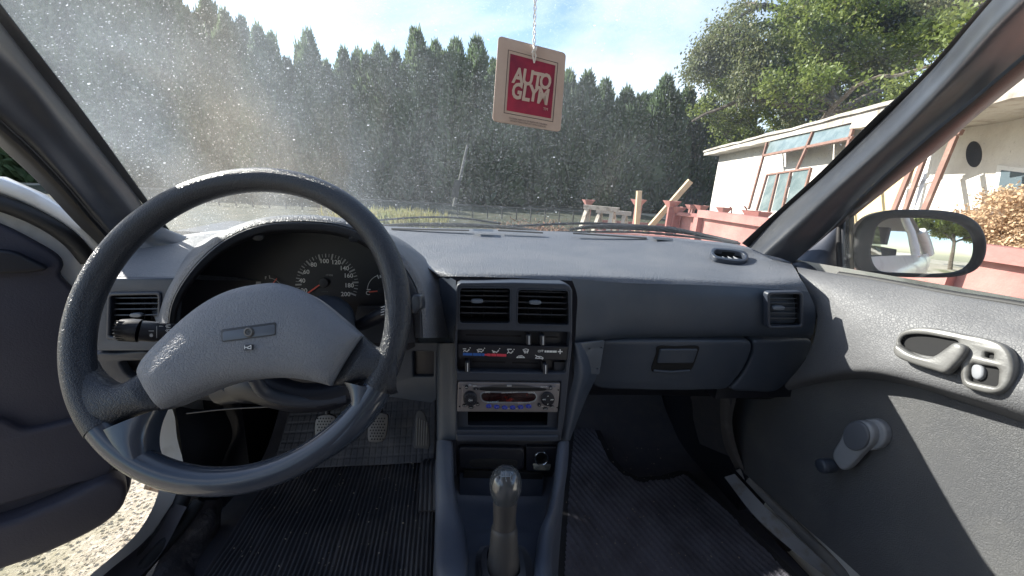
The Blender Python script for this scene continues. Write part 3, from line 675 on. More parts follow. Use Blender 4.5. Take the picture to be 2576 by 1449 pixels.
# shed seen in the door mirror
sh = thing('grey_shed', 'grey shed with a dark flat roof mirrored in the door mirror', 'building', (7.5, -9.5, 0))
mk('wall', *boxdata((5.2, -9, 1.1), (9.8, -9, 1.1), 1.6, 2.2, (0, 0, 1)), plaster, sh, smooth=False)
mk('roof', *boxdata((4.2, -8.6, 2.4), (10.2, -8.6, 2.4), 3.6, .2, (0, 0, 1)), greyw, sh, smooth=False)
#==CAR==
# ================================================================== THE CAR
car = thing('car', 'small old white hatchback seen from inside, grey dashboard, driver door open', 'car')
# ---- bodyshell outside
def box3(name, x0, x1, y0, y1, z0, z1, m, parent=car, **k):
    V = [(x, y, z) for z in (z0, z1) for x, y in ((x0, y0), (x1, y0), (x1, y1), (x0, y1))]
    return mk(name, V, [(0, 3, 2, 1), (4, 5, 6, 7), (0, 1, 5, 4), (1, 2, 6, 5), (2, 3, 7, 6), (3, 0, 4, 7)], m, parent, smooth=False, **k)
# right flank (seen in the mirror): belt at z ~1.0
mk('body_side', *loft([[(.74, 1.0, 1.0), (.77, .3, 1.03), (.77, -.8, 1.05), (.72, -2.0, 1.1)], [(.81, 1.0, .92), (.83, .3, .93), (.83, -.8, .95), (.77, -2.0, .98)], [(.83, 1.0, .6), (.85, .3, .6), (.85, -.8, .62), (.79, -2.0, .7)], [(.78, 1.0, .25), (.80, .3, .25), (.80, -.8, .25), (.74, -2.0, .3)]], 20, 10), whitep, car)
box3('body_side', -.80, -.76, -2.0, -.15, .25, 1.0, whitep); box3('unseen_tailgate', -.7, .7, -2.05, -2.0, .3, 1.05, whitep)  # unseen panels added to keep out sky light from behind
tube('door_pillar', [(.77, -.38, 1.02), (.68, -.42, 1.25), (.60, -.45, 1.40)], .035, whitep, car, n=8)
tube('door_pillar', [(-.77, -.28, .3), (-.77, -.28, 1.02), (-.68, -.32, 1.25), (-.60, -.35, 1.40)], .04, whitep, car, n=8)
for s in (1, -1): tube('rear_pillar', [(s*.74, -1.7, 1.05), (s*.66, -1.6, 1.25), (s*.58, -1.45, 1.41)], .09, whitep, car, n=8)
V, Fc = loft([[(-.60, .24, 1.405), (0, .30, 1.43), (.60, .24, 1.405)], [(-.62, -.4, 1.435), (0, -.4, 1.46), (.62, -.4, 1.435)], [(-.58, -1.5, 1.40), (0, -1.6, 1.43), (.58, -1.5, 1.40)]], 14, 14)
mk('roof', V, Fc, head, car); mk('roof', [(a, b, c+.03) for a, b, c in V], Fc, whitep, car)  # unseen roof, put in to shade the cabin
for sx_ in (-.37, .37):  # front seats added behind the camera to block light from the rear
    V, Fc = loft([[(sx_-.23, -.28, .45), (sx_-.25, -.36, .8), (sx_-.2, -.42, 1.08)], [(sx_, -.24, .45), (sx_, -.32, .8), (sx_, -.40, 1.1)], [(sx_+.23, -.28, .45), (sx_+.25, -.36, .8), (sx_+.2, -.42, 1.08)]], 10, 10)
    mk('added_seat_back', *join([(V, Fc), ([np.array(v)-[0, .12, 0] for v in V], Fc)]), carpet, car)
    mk('added_seat_cushion', *loft([[(sx_-.24, -.3, .5), (sx_-.25, .0, .5), (sx_-.24, .16, .47), (sx_-.24, .18, .32)], [(sx_, -.3, .48), (sx_, .0, .50), (sx_, .17, .47), (sx_, .19, .32)], [(sx_+.24, -.3, .5), (sx_+.25, .0, .5), (sx_+.24, .16, .47), (sx_+.24, .18, .32)]], 12, 12), carpet, car)
    box3('added_headrest', sx_-.12, sx_+.12, -.50, -.42, 1.12, 1.30, carpet)
box3('added_rear_seat', -.6, .6, -1.25, -1.05, .35, 1.0, carpet)  # added as a further block against light from behind
# floor pan
car_floor = mk('floor_carpet', *loft([[(-.74, -1.3, .29), (-.72, .3, .29), (-.70, .8, .29), (-.66, 1.08, .30), (-.64, 1.20, .42), (-.62, 1.30, .62), (-.6, 1.3, .95)],
                                      [(0, -1.3, .29), (0, .3, .29), (0, .8, .29), (0, 1.12, .30), (0, 1.26, .42), (0, 1.34, .62), (0, 1.34, .95)],
                                      [(.76, -1.3, .29), (.76, .3, .29), (.74, .8, .29), (.72, 1.12, .30), (.70, 1.26, .42), (.68, 1.34, .62), (.66, 1.34, .95)]], 60, 20), carpet, car)
# ---- windscreen
ws = loft([rail((-130, -170, .42), (0, 10, .55), (150, 205, .68), (262, 352, .79), (378, 512, .89), (436, 592, .955)),
           rail((450, -300, .50), (600, -100, .68), (700, 150, .85), (760, 350, .98), (800, 480, 1.07), (830, 600, 1.14)),
           rail((1288, -330, .50), (1288, -100, .70), (1288, 150, .88), (1288, 350, 1.02), (1288, 480, 1.11), (1288, 600, 1.18)),
           rail((2050, -300, .46), (1960, -100, .62), (1800, 150, .82), (1700, 350, .95), (1640, 480, 1.04), (1600, 610, 1.10)),
           rail((2650, -190, .30), (2482, 0, .42), (2312, 192, .58), (2100, 402, .75), (1950, 545, .88), (1868, 625, .955))], 24, 24)
mk('windscreen', *ws, wsglass, car, label='dusty windscreen, with sun glare painted into the grime on the left')
# ---- A pillars (left)
def pilrow(*pts): return rail(*pts)
GY = lambda t: .42+(.955-.42)*t
def pil(ptsL, dY):                      # picture points down the pillar, depth follows the screen edge minus dY
    out = []
    n = len(ptsL)
    for i, (x, y) in enumerate(ptsL): out.append(at(x, y, Y=PY(y)-dY))
    return out
PY = lambda y: float(np.interp(y, [-170, 10, 205, 352, 512, 592, 660], [.42, .55, .68, .79, .89, .955, .99]))
lgl = [(-130, -170), (0, 8), (150, 203), (260, 350), (375, 510), (438, 594)]
ltr = [(-110, -90), (0, 56), (125, 215), (240, 360), (335, 482), (400, 566), (470, 596)]
lrd = [(-100, -10), (0, 118), (95, 225), (205, 370), (305, 500), (375, 590), (455, 612)]
llo = [(-110, 180), (0, 300), (75, 368), (165, 462), (235, 545), (300, 612), (345, 640)]
lse = [(-110, 240), (0, 352), (92, 437), (190, 542), (256, 610), (300, 660), (340, 690)]
mk('screen_seal', *loft([pil(lgl, -.005), pil(lgl, .0), pil(ltr[:6], .012)], 30, 6), rubber, car)
lp = thing  # keep flake quiet
pl_ = mk('pillar_trim', *loft([pil(ltr, .0), pil(ltr, .012), pil([(a*.55+c*.45, b*.55+d*.45) for (a, b), (c, d) in zip(ltr, lrd)], .035), pil(lrd, .055), pil([(a*.5+c*.5, b*.5+d*.5) for (a, b), (c, d) in zip(lrd, llo)], .075), pil([(a*.1+c*.9, b*.1+d*.9) for (a, b), (c, d) in zip(lrd, llo)], .10), pil(llo, .095)], 40, 26), pillm, car, label='driver side pillar trim, mostly in shade')
mk('door_seal', *loft([pil(llo, .092), pil([(a*.7+c*.3, b*.7+d*.3) for (a, b), (c, d) in zip(llo, lse)], .105), pil([(a*.3+c*.7, b*.3+d*.7) for (a, b), (c, d) in zip(llo, lse)], .105), pil(lse, .08), pil([(a-8, b+10) for a, b in lse], .03)], 30, 12), rubber, car)
# ---- right pillar
PYr = lambda y: float(np.interp(y, [-190, 0, 192, 402, 545, 625, 700], [.30, .42, .58, .75, .88, .955, 1.0]))
def pir(P, d): return [at(x, y, Y=PYr(y)-d) for x, y in P]
rgl = [(2650, -190), (2482, 0), (2312, 195), (2207, 290), (2057, 440), (1932, 552), (1866, 612)]
rtr = [(2680, -200), (2497, 0), (2332, 190), (2227, 295), (2075, 440), (1957, 545), (1882, 622)]
rhi = [(2760, -150), (2545, 30), (2382, 210), (2232, 360), (2110, 470), (2020, 555), (1925, 640)]
rfo = [(2790, -100), (2600, 40), (2430, 225), (2282, 358), (2150, 480), (2065, 562), (1965, 650)]
rlo = [(2790, -20), (2590, 125), (2440, 252), (2332, 342), (2157, 502), (2080, 585), (1995, 662)]
rse = [(2790, 20), (2586, 180), (2440, 298), (2382, 350), (2240, 462), (2152, 532), (2100, 575)]
mk('screen_seal', *loft([pir(rgl, -.005), pir(rgl, 0), pir(rtr, .006)], 30, 6), rubber, car)
mk('pillar_trim', *loft([pir(rtr, 0), pir(rtr, .008), pir([(a*.5+c*.5, b*.5+d*.5) for (a, b), (c, d) in zip(rtr, rhi)], .055), pir(rhi, .10), pir(rfo, .112), pir([(a*.5+c*.5, b*.5+d*.5) for (a, b), (c, d) in zip(rfo, rlo)], .12), pir(rlo, .13)], 44, 28), pillm, car, label='passenger side pillar trim with a sunlit upper face')
mk('door_frame', *loft([pir(rlo, .12), pir([(a*.75+c*.25, b*.75+d*.25) for (a, b), (c, d) in zip(rlo, rse)], .138), pir([(a*.35+c*.65, b*.35+d*.65) for (a, b), (c, d) in zip(rlo, rse)], .14), pir(rse, .125), pir([(a+4, b+6) for a, b in rse], .03)], 36, 14), rubber, car)

# ---- dashboard
def rl(P): return rail(*P)
DZ = [  # rails left->right over the passenger side and the middle, back to front
    [(900, 566, 1.10), (1100, 574, 1.12), (1290, 578, 1.12), (1560, 590, 1.10), (1740, 602, 1.05), (1868, 618, .98), (1985, 655, .88)],
    [(930, 574, 1.05), (1110, 580, 1.07), (1290, 585, 1.08), (1560, 598, 1.06), (1740, 610, 1.01), (1860, 624, .95), (1990, 662, .84)],
    [(985, 610, .92), (1120, 620, .90), (1290, 626, .90), (1560, 640, .90), (1740, 650, .88), (1870, 660, .85), (2000, 676, .77)],
    [(1040, 650, .78), (1120, 656, .74), (1290, 660, .74), (1560, 670, .76), (1740, 676, .77), (1880, 686, .77), (2008, 690, .72)],
    [(1080, 676, .685), (1130, 677, .66), (1290, 681, .655), (1560, 690, .685), (1740, 696, .70), (1890, 704, .705), (2014, 702, .69)],
    [(1095, 688, .665), (1134, 688, .635), (1290, 690, .632), (1560, 699, .665), (1740, 705, .68), (1895, 713, .688), (2024, 716, .68)],
    [(1102, 696, .660), (1138, 695, .628), (1290, 699, .626), (1560, 712, .658), (1740, 717, .670), (1900, 725, .68), (2034, 735, .675)]]
mk('dashboard', *loft([rl(r_) for r_ in DZ], 90, 48), dash, car, label='grey leather-grained dashboard top, sunlit and dusty')
# passenger front face
face = [[(1438, 700, .622), (1560, 711, .658), (1740, 716, .670), (1900, 724, .68), (2034, 734, .675)],
        [(1452, 745, .622), (1560, 748, .655), (1740, 750, .664), (1900, 752, .672), (2050, 775, .668)],
        [(1450, 800, .622), (1560, 802, .655), (1740, 802, .664), (1910, 802, .672), (2050, 812, .668)],
        [(1448, 842, .622), (1560, 840, .662), (1740, 838, .672), (1910, 838, .68), (2046, 838, .672)],
        [(1446, 862, .626), (1560, 851, .675), (1740, 848, .685), (1910, 847, .69), (2038, 852, .685)]]
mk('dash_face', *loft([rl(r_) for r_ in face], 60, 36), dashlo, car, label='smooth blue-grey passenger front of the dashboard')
# glovebox
gP = Plane.three(at(1515, 852, Y=.672), at(1890, 857, Y=.688), at(1690, 975, Y=.70))
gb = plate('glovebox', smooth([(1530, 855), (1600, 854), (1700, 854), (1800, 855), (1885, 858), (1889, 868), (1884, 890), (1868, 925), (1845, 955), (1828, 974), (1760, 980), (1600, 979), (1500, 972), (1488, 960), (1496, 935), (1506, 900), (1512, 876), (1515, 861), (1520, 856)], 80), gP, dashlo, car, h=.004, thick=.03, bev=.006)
plate('latch_recess', smooth([(1650, 869), (1700, 868), (1755, 869), (1752, 885), (1736, 925), (1728, 930), (1680, 932), (1638, 931), (1636, 922), (1648, 885)], 40), gP, deep, gb, h=.0055, thick=.003, bev=.0005)
plate('latch', quad((1656, 873), (1750, 873), (1738, 908), (1648, 908), 4), gP, dashlo, gb, h=.009, thick=.006, bev=.002)
tube('latch_lip', [gP.p(*q, .006) for q in ((1640, 928), (1680, 931), (1730, 928))], .003, dashlo, gb, n=8)
plate('dash_end_panel', smooth([(1896, 858), (1960, 856), (2036, 854), (2042, 862), (2035, 885), (2005, 930), (1975, 965), (1945, 984), (1890, 984), (1838, 978), (1858, 955), (1880, 920), (1894, 885)], 70), gP, dashlo, car, h=.003, thick=.03, bev=.006)
# fill behind
mk('dash_underside', *loft([rl([(1440, 868, .70), (1700, 862, .72), (1900, 856, .71), (2040, 856, .71)]), rl([(1440, 975, .72), (1700, 975, .75), (1900, 985, .75), (1960, 990, .74)]), rl([(1440, 985, 1.0), (1700, 985, 1.1), (1850, 985, 1.1), (1900, 990, 1.1)])], 20, 12), black, car)
# metal bracket
bP = Plane.three(at(1448, 862, Y=.615), at(1517, 854, Y=.64), at(1440, 934, Y=.617))
bk = plate('bracket', [list(quad((1446, 862), (1518, 854), (1504, 940), (1440, 934), 4)), circ(1479, 875, 2, n=8), circ(1509, 873, 2, n=8), circ(1463, 917, 4, n=10), circ(1470, 927, 2, n=8), circ(1499, 925, 2.5, n=8)], bP, mat('bracket_metal', (.09, .105, .13), .4, metal=.3), car, h=.004, thick=.003, bev=.0006)
mk('stack_side', *loft([rl([(1440, 862, .612), (1444, 940, .60), (1430, 1000, .597), (1420, 1060, .592), (1410, 1108, .59)]), rl([(1446, 862, .606), (1462, 940, .598), (1450, 1000, .594), (1436, 1060, .588), (1426, 1108, .584)]), rl([(1500, 862, .66), (1502, 940, .66), (1478, 995, .66), (1452, 1060, .65), (1434, 1108, .64)])], 24, 14), dashlo, car)

# vents -----------------------------------------------------------
def vent(TL, TR, BR, BL, ys, pl, tabx, tabi, fr=6, label=None):
    fo = quad((TL[0]-fr, TL[1]-fr), (TR[0]+fr, TR[1]-fr), (BR[0]+fr, BR[1]+fr), (BL[0]-fr, BL[1]+fr), 9)
    f = plate('air_vent', [fo, quad(TL, TR, BR, BL, 6)], pl, bezelm, car, h=.0062, thick=.012, bev=.0018)
    if label: f['label'] = label
    fi = quad(TL, TR, BR, BL, 6)
    Vv = [pl.p(*q, .003) for q in fi]+[pl.p(*q, -.034) for q in fi]; n = len(fi)
    mk('duct', Vv, [(i, (i+1) % n, n+(i+1) % n, n+i) for i in range(n)]+[tuple(range(n, 2*n))], deep, f, smooth=False)
    for i, (yl, yr) in enumerate(ys):
        tl = (yl-TL[1])/(BL[1]-TL[1]); xl = TL[0]+(BL[0]-TL[0])*tl+2; xr = TR[0]+(BR[0]-TR[0])*tl-2
        a, b = pl.p(xl, yl, -.001), pl.p(xr, yr, -.001)
        up = pl.ey*.35+pl.n*.94
        V, Fc = boxdata(a-up*.007, b-up*.007, .0016, .014, up)
        mk('slat', V, Fc, slatm, f, smooth=False)
        if i == tabi:
            yt = yl+(yr-yl)*(tabx-xl)/(xr-xl)
            plate('tab', smooth([(tabx-14, yt-4), (tabx+14, yt-4), (tabx+14, yt+2), (tabx+7, yt+4), (tabx-7, yt+4), (tabx-14, yt+2)], 20), pl, handlem if False else mat('vent_tab', (.13, .15, .18), .35), f, h=.004, thick=.006, bev=.001)
    for i in range(3):
        xq = TL[0]+(TR[0]-TL[0])*(i+1)/4; bar('vane', pl.p(xq, TL[1]+4, -.022), pl.p(xq-1, BL[1]-4, -.022), .0015, .012, deep, f, up=pl.n)
    return f
SP = Plane.three(at(1148, 715, Y=.602), at(1440, 712, Y=.602), at(1150, 1105, Y=.586))
outer = smooth([(1144, 730), (1150, 712), (1165, 704), (1290, 702), (1420, 703), (1436, 712), (1441, 730), (1440, 800), (1436, 870), (1429, 940), (1420, 1020), (1412, 1102), (1406, 1108), (1290, 1108), (1150, 1108), (1145, 1100), (1144, 1000), (1144, 870), (1143, 800)], 110)
outer = [(1147, 728), (1150, 716), (1160, 710), (1290, 709), (1418, 712), (1432, 718), (1438, 730), (1438, 800), (1437, 870), (1430, 940), (1419, 1045), (1410, 1102), (1404, 1107), (1152, 1107), (1147, 1102), (1146, 870)]
ro = quad((1151, 955), (1409, 957), (1402, 1078), (1150, 1078), 3)
so_ = quad((1147+2, 828), (1433, 834), (1422, 936), (1149, 932), 8)
va_ = quad((1157, 722), (1283, 723), (1282, 812), (1155, 810), 7); vb_ = quad((1302, 725), (1428, 729), (1430, 816), (1300, 814), 7)
stack = plate('center_stack', [outer, va_, vb_, so_, ro], SP, bezelm, car, h=.005, thick=.03, bev=.0022)
yl = [729, 742, 757, 772, 787]
vent((1158, 723), (1282, 724), (1281, 811), (1156, 810), [(y, y+1.5) for y in (731, 743.5, 757, 772, 787)], SP, 1200, 2, 3, 'left of the two middle air vents')
vent((1303, 727), (1427, 730), (1429, 815), (1301, 813), [(y, y+3) for y in (733, 745, 760, 774.5, 790)], SP, 1346, 2, 3, 'right of the two middle air vents')
# recess behind sliders
SB = SP.off(-.010)
sld = plate('heater_control', quad((1142, 820), (1440, 826), (1430, 944), (1142, 940), 3), SB, black, car, h=0, thick=.01, bev=.0005)
plate('control_panel', quad((1151, 864), (1430, 871), (1426, 905), (1151, 898), 2), SP, black, sld, h=.0025, thick=.02, bev=.0008)
def slot(x0, x1, y0, y1, w_=4): mk('slot', *strip([(x0, y0), (x1, y1)], SB, w_, .0006), deep, sld, smooth=False)
slot(1173, 1310, 842, 845); slot(1373, 1403, 847, 848); slot(1189, 1270, 909, 911); slot(1290, 1352, 912, 913.5)
for x, y in ((1326, 847.5), (1360.5, 849), (1175, 914), (1367, 920)):
    k = plate('slider_knob', quad((x-5.5, y-12.5), (x+5.5, y-12.5), (x+5.5, y+12.5), (x-5.5, y+12.5), 2), SB, slatm, sld, h=.016, thick=.018, bev=.0012)
    mk('slider_mark', *strip([(x+.5, y-10), (x+.5, y+10)], SB, 2, .0164), printw, sld, smooth=False)
plate('blank_button', quad((1393, 907), (1421, 908), (1419, 932), (1392, 930), 2), SB, slatm, sld, h=.005, thick=.006, bev=.001)
PH = .0029
def icon(lines, w_=2.0, m=printw): mk('symbol', *join([strip(l, SP, w_, PH) for l in lines]), m, sld, smooth=False)
def figure(x, y): # seated figure
    return [[(x+6, y-6), (x+7, y-5)], [(x+4, y-2), (x-1, y+4)], [(x+4, y-2), (x+3, y+1)], [(x-1, y+4), (x-8, y+1)], [(x-8, y+1), (x-10, y+4)]]
icon(figure(1176, 879)+[[(1165, 876), (1172, 876)]]); icon(figure(1212, 880)+[[(1203, 877), (1212, 877)], [(1200, 878), (1204, 884)]])
icon(figure(1250, 881)+[[(1238, 880), (1243, 886)]]); icon(figure(1286, 883)+[[(1276, 877), (1286, 877)], [(1276, 877), (1279, 882)]])
icon([[(1315, 878), (1322, 876), (1329, 878)], [(1315, 878), (1318, 884), (1327, 884), (1329, 878)], [(1319, 880), (1319, 887)], [(1322, 880), (1322, 887)], [(1326, 880), (1326, 887)]], 1.6)
icon([[(1300, 897), (1304, 894), (1312, 893), (1318, 897)], [(1299, 898), (1319, 898)], [(1306, 896), (1312, 896)]], 1.7)
icon([[(1347, 898), (1351, 895), (1359, 895), (1365, 898)], [(1346, 900), (1366, 900)], [(1346, 892), (1364, 902)]], 1.7)
text('OFF', SP, 1359, 882, 5.5, printw, sld, h=PH, bold=.01)
for x, w_ in ((1371, 2.5), (1377, 5), (1385, 7), (1394.5, 8)): mk('fan_mark', *strip([(x-w_/2+1, 882.5+(x-1371)*.02), (x+w_/2-1, 882.5+(x-1371)*.02)], SP, 5, PH), printw, sld, smooth=False)
icon([[(1408+5*math.cos(a), 883+5*math.sin(a)), (1408, 883)] for a in (0, 1.57, 3.14, 4.71)], 2.8)
for x0, x1, m in ((1165, 1188, printb), (1190, 1201.5, printb), (1202.5, 1211, printb), (1212.5, 1218.5, printb), (1220, 1224, printr), (1225.5, 1234, printr), (1235.5, 1247.5, printr), (1249, 1273, printr)):
    mk('temperature_mark', *strip([(x0+2, 889+(x0-1165)*.03), (x1-2, 889+(x1-1165)*.03)], SP, 6.5, PH), m, sld, smooth=False)

# radio -----------------------------------------------------------
RP = SP.off(.001)
radio = plate('car_radio', [quad((1152.5, 957.5), (1407, 961), (1400.5, 1033), (1150, 1031), 2)], RP, radiof, car, h=.006, thick=.03, bev=.001, label='silver CD radio with six blue buttons')
fpl = RP.off(.0062)
plate('faceplate', quad((1163, 964), (1397, 967), (1393, 1029), (1161, 1026), 3), RP, radiof, radio, h=.0085, thick=.004, bev=.0012)
FP = RP.off(.0085)
def rp(name, lp, m, h=.001, th=.002, bev=.0004): return plate(name, lp, FP, m, radio, h=h, thick=th, bev=bev)
rp('dark_band', smooth([(1190, 978), (1240, 970), (1282, 969), (1330, 971), (1385, 980), (1330, 984), (1282, 985), (1230, 984)], 40), mat('radio_dark', (.07, .065, .065), .4), .0004)
rp('cd_slot', smooth([(1207, 976), (1290, 975), (1374, 978), (1374, 981), (1290, 982), (1207, 980)], 30), deep, .0008)
rp('display_rim', smooth([(1209, 989), (1280, 986.5), (1347, 990), (1351, 999), (1345, 1010), (1280, 1014), (1214, 1010), (1208, 998)], 50), mat('radio_light', (.33, .36, .38), .3, metal=.4), .0006)
rp('display', smooth([(1213, 990), (1280, 988), (1345, 991), (1348, 999), (1342, 1007), (1280, 1010), (1217, 1007), (1211, 998)], 50), dispm, .0012)
k = rp('volume_knob', circ(1182.6, 999.5, 17.5, 17, 28), black, .009, .01, .002)
rp('knob_centre', circ(1182.6, 999.5, 6, 6, 16), slatm, .0102, .003, .0006)
for i in range(12):
    a = i*math.pi/6; mk('knob_groove', *strip([(1182.6+11*math.cos(a), 999.5+11*math.sin(a)), (1182.6+15*math.cos(a), 999.5+15*math.sin(a))], FP, 1.4, .0095), slatm, radio, smooth=False)
text('ON', FP, 1183, 999.5, 4, printw, radio, h=.0108, bold=.01)
rp('rocker_button', circ(1377, 1002, 17.3, 17, 28), black, .0045, .006, .0015)
for s, x, y in (('^', 1377, 994), ('v', 1376.5, 1013), ('<<', 1367, 1002), ('>>', 1387, 1002.5)): text(s, FP, x, y, 4.5, printw, radio, h=.005, bold=.02)
mk('rocker_line', *strip([(1362, 996), (1372, 1001), (1383, 1001), (1392, 998)], FP, .8, .0049), slatm, radio, smooth=False)
for x, y, s in zip((1229.3, 1249, 1269.3, 1289.3, 1309.5, 1329.4), (1020.5, 1022.5, 1024, 1024, 1023, 1021), '123456'):
    rp('preset_button', circ(x, y, 7.3, 4.4, 18), bluebtn, .0035, .004, .001); text(s, FP, x, y, 3.2, printd, radio, h=.0039)
for x, y, rx, ry, s in ((1173.5, 973, 4.6, 4.6, 'REL'), (1197.5, 977, 7, 3, 'A'), (1385.5, 974.5, 4.6, 4.6, 'SRC'), (1201.5, 1016, 4.6, 4.4, 'RA'), (1169, 1019, 6.5, 3.5, 'M-BC'), (1184.5, 1024, 6.5, 3.2, 'PTY'), (1356, 1017.5, 4.6, 4.4, 'o'), (1372, 1027, 6.3, 3, 'DSC'), (1388, 1022, 6, 3, 'AUD')):
    rp('small_button', circ(x, y, rx, ry, 16), black, .0025, .003, .0006); text(s, FP, x, y, 2.6, printw, radio, h=.0030)
for s, x, y, hh in (('RDS', 1194, 970, 3.2), ('DMS', 1226.5, 986, 4), ('HIGH POWER  4x40W', 1282, 986.5, 2.7), ('CLOCK', 1337, 987, 3.5), ('DigiCeiver', 1368, 972, 2.6), ('ACAPULCO RCM 104', 1318, 1012.3, 2.2), ('TS', 1194, 1020, 2.5), ('DIS', 1364, 1021.5, 2.4), ('RPT', 1279.5, 1027, 2), ('MIX', 1299.5, 1027, 2)):
    text(s, FP, x, y, hh, printw, radio, h=.0014)
text('BLAUPUNKT', FP, 1240, 1010.5, 3.2, mat('print_pale_blue', (.5, .7, .85), .5), radio, h=.0016, bold=.01)
rp('cd_mark', circ(1182, 969, 4, 2.5, 12), printd, .0006); rp('disc_mark', quad((1276, 968), (1287, 968), (1287, 972), (1275, 972)), printd, .0012)
for x, y in ((1157, 973), (1156, 1018), (1402, 977), (1399.5, 1021)): plate('screw_hole', circ(x, y, 2, n=10), RP, deep, radio, h=.0064, thick=.002, bev=0)
# cubby below radio
cb = thing
def pocket(name, lp, pl, depth, m, parent, h0=.002, shrink=0):
    n = len(lp); Vv = [pl.p(*q, h0) for q in lp]+[pl.p(*q, -depth) for q in lp]
    return mk(name, Vv, [(i, (i+1) % n, n+(i+1) % n, n+i) for i in range(n)]+[tuple(range(n, 2*n))], m, parent, smooth=False)
pocket('storage_cubby', [(1151, 1033), (1404, 1034), (1401, 1079), (1150, 1079)], SP, .09, black, car)
mk('cubby_surround', *platedata([[(1148, 1030), (1408, 1031), (1404, 1082), (1147, 1082)], list(quad((1177, 1038), (1380, 1038), (1379, 1074), (1177, 1074), 2))], SP, -.004, .004, .001), bezelm, car)
plate('lip_strip', quad((1148, 1087), (1402, 1089), (1401, 1104), (1148, 1103), 3), SP, bezelm, car, h=.0095, thick=.008, bev=.003)
# lower panel, ashtray and lighter
LP = Plane.three(at(1148, 1110, Y=.592), at(1408, 1110, Y=.592), at(1150, 1200, Y=.588))
lpn = plate('lower_panel', [(1147, 1109), (1410, 1109), (1406, 1130), (1398, 1165), (1390, 1202), (1150, 1202), (1147, 1160)], LP, black, car, h=0, thick=.01, bev=.002)
ash = plate('ashtray', quad((1152, 1116), (1317, 1119), (1316, 1173), (1154, 1170), 12), LP, black, car, h=.011, thick=.012, bev=.003)
plate('finger_recess', smooth([(1180, 1150), (1200, 1145), (1280, 1146), (1300, 1152), (1296, 1164), (1240, 1166), (1185, 1163)], 30), LP, deep, ash, h=.0114, thick=.002, bev=.0003)
lh = plate('lighter_housing', [quad((1322, 1117), (1404, 1119), (1400, 1182), (1322, 1178), 4), circ(1359, 1144.5, 16, n=24)], LP, black, car, h=.008, thick=.008, bev=.001)
plate('lighter_lip', quad((1337, 1158), (1384, 1159), (1379, 1174), (1341, 1173), 5), LP, mat('worn_grey', (.12, .12, .11), .5, None, [(80, (.25, .24, .2), .5, .6, (1, 1, 1))]), lh, h=.012, thick=.004, bev=.002)
sk = tubedata([LP.p(1359, 1144.5, .0105), LP.p(1359, 1144.5, -.03)], .0105*.95, 20, cap=False)
mk('lighter_socket', *sk, deep, lh); mk('lighter_base', [LP.p(*q, -.028) for q in circ(1359, 1144.5, 17, n=16)], [tuple(range(16))], mat('brown_metal', (.15, .08, .05), .4, metal=.5), lh)
rg = [LP.p(*q, .0105) for q in circ(1359, 1144.5, 16, n=28)]; rg.append(rg[0]); tube('chrome_ring', rg, .0011, chrome, lh, n=6, cap=False)
plate('slot_tray', quad((1167, 1178), (1366, 1184), (1363, 1201), (1165, 1197), 2), LP, deep, car, h=.006, thick=.006, bev=.001)
# centre console ------------------------------------------------------
cin_l = rail((1137, 1110, .586), (1139, 1160, .56), (1142, 1220, .53), (1154, 1282, .50), (1168, 1325, .475), (1174, 1380, .44), (1172, 1449, .40), (1168, 1600, .34))
ctp_l = rail((1128, 1109, .584), (1128, 1160, .556), (1130, 1220, .525), (1138, 1282, .494), (1146, 1325, .47), (1150, 1380, .436), (1148, 1449, .396), (1140, 1600, .336))
cou_l = rail((1101, 1108, .592), (1098, 1160, .566), (1097, 1220, .535), (1098, 1282, .504), (1099, 1325, .48), (1100, 1380, .446), (1100, 1449, .406), (1096, 1600, .35))
def down(R_, z, dx=0): return [np.array([p[0]+dx, p[1], z]) for p in R_]
cin_r = rail((1405, 1112, .586), (1400, 1160, .56), (1393, 1220, .53), (1380, 1280, .50), (1362, 1325, .475), (1352, 1380, .44), (1348, 1449, .40), (1352, 1600, .34))
ctp_r = rail((1414, 1111, .584), (1410, 1160, .556), (1404, 1220, .525), (1392, 1280, .494), (1376, 1325, .47), (1368, 1380, .436), (1366, 1449, .396), (1380, 1600, .336))
cou_r = rail((1431, 1110, .592), (1428, 1160, .566), (1420, 1220, .535), (1407, 1285, .504), (1395, 1330, .48), (1386, 1380, .446), (1388, 1449, .406), (1400, 1600, .35))
def lower(Rr, d): return [p-np.array([0, 0, d]) for p in Rr]
conm = mat('console_plastic', (.050, .061, .088), .42, ('noise', 800, .0004), [(20, (.065, .076, .10), .45, .7, (1, 1, 1)), (400, (.15, .15, .16), .69, .8, (1, 1, 1))])
mk('center_console', *loft([down(cou_l, .30, -.01), down(cou_l, .5, -.003), lower(cou_l, .03), cou_l, ctp_l, cin_l, lower(cin_l, .05)], 40, 40), conm, car)
mk('center_console', *loft([lower(cin_r, .05), cin_r, ctp_r, cou_r, lower(cou_r, .03), down(cou_r, .5, .003), down(cou_r, .30, .01)], 40, 40), conm, car)
# tray between the rails
mk('console_tray', *loft([rail((1135, 1195, .60), (1150, 1255, .575), (1160, 1320, .52), (1170, 1345, .495), (1176, 1400, .45), (1174, 1600, .35)), rail((1268, 1195, .60), (1268, 1257, .575), (1268, 1325, .52), (1268, 1345, .495), (1268, 1400, .45), (1268, 1600, .35)),
                          rail((1400, 1195, .60), (1378, 1256, .575), (1366, 1320, .52), (1356, 1345, .495), (1350, 1400, .45), (1356, 1600, .35))], 40, 12), conm, car)
plate('tray_back', quad((1156, 1190), (1368, 1194), (1364, 1254), (1156, 1254), 6), Plane(at(1260, 1220, Y=.582), (0, -1, .1)), conm, car, h=0, thick=.004, bev=.001)
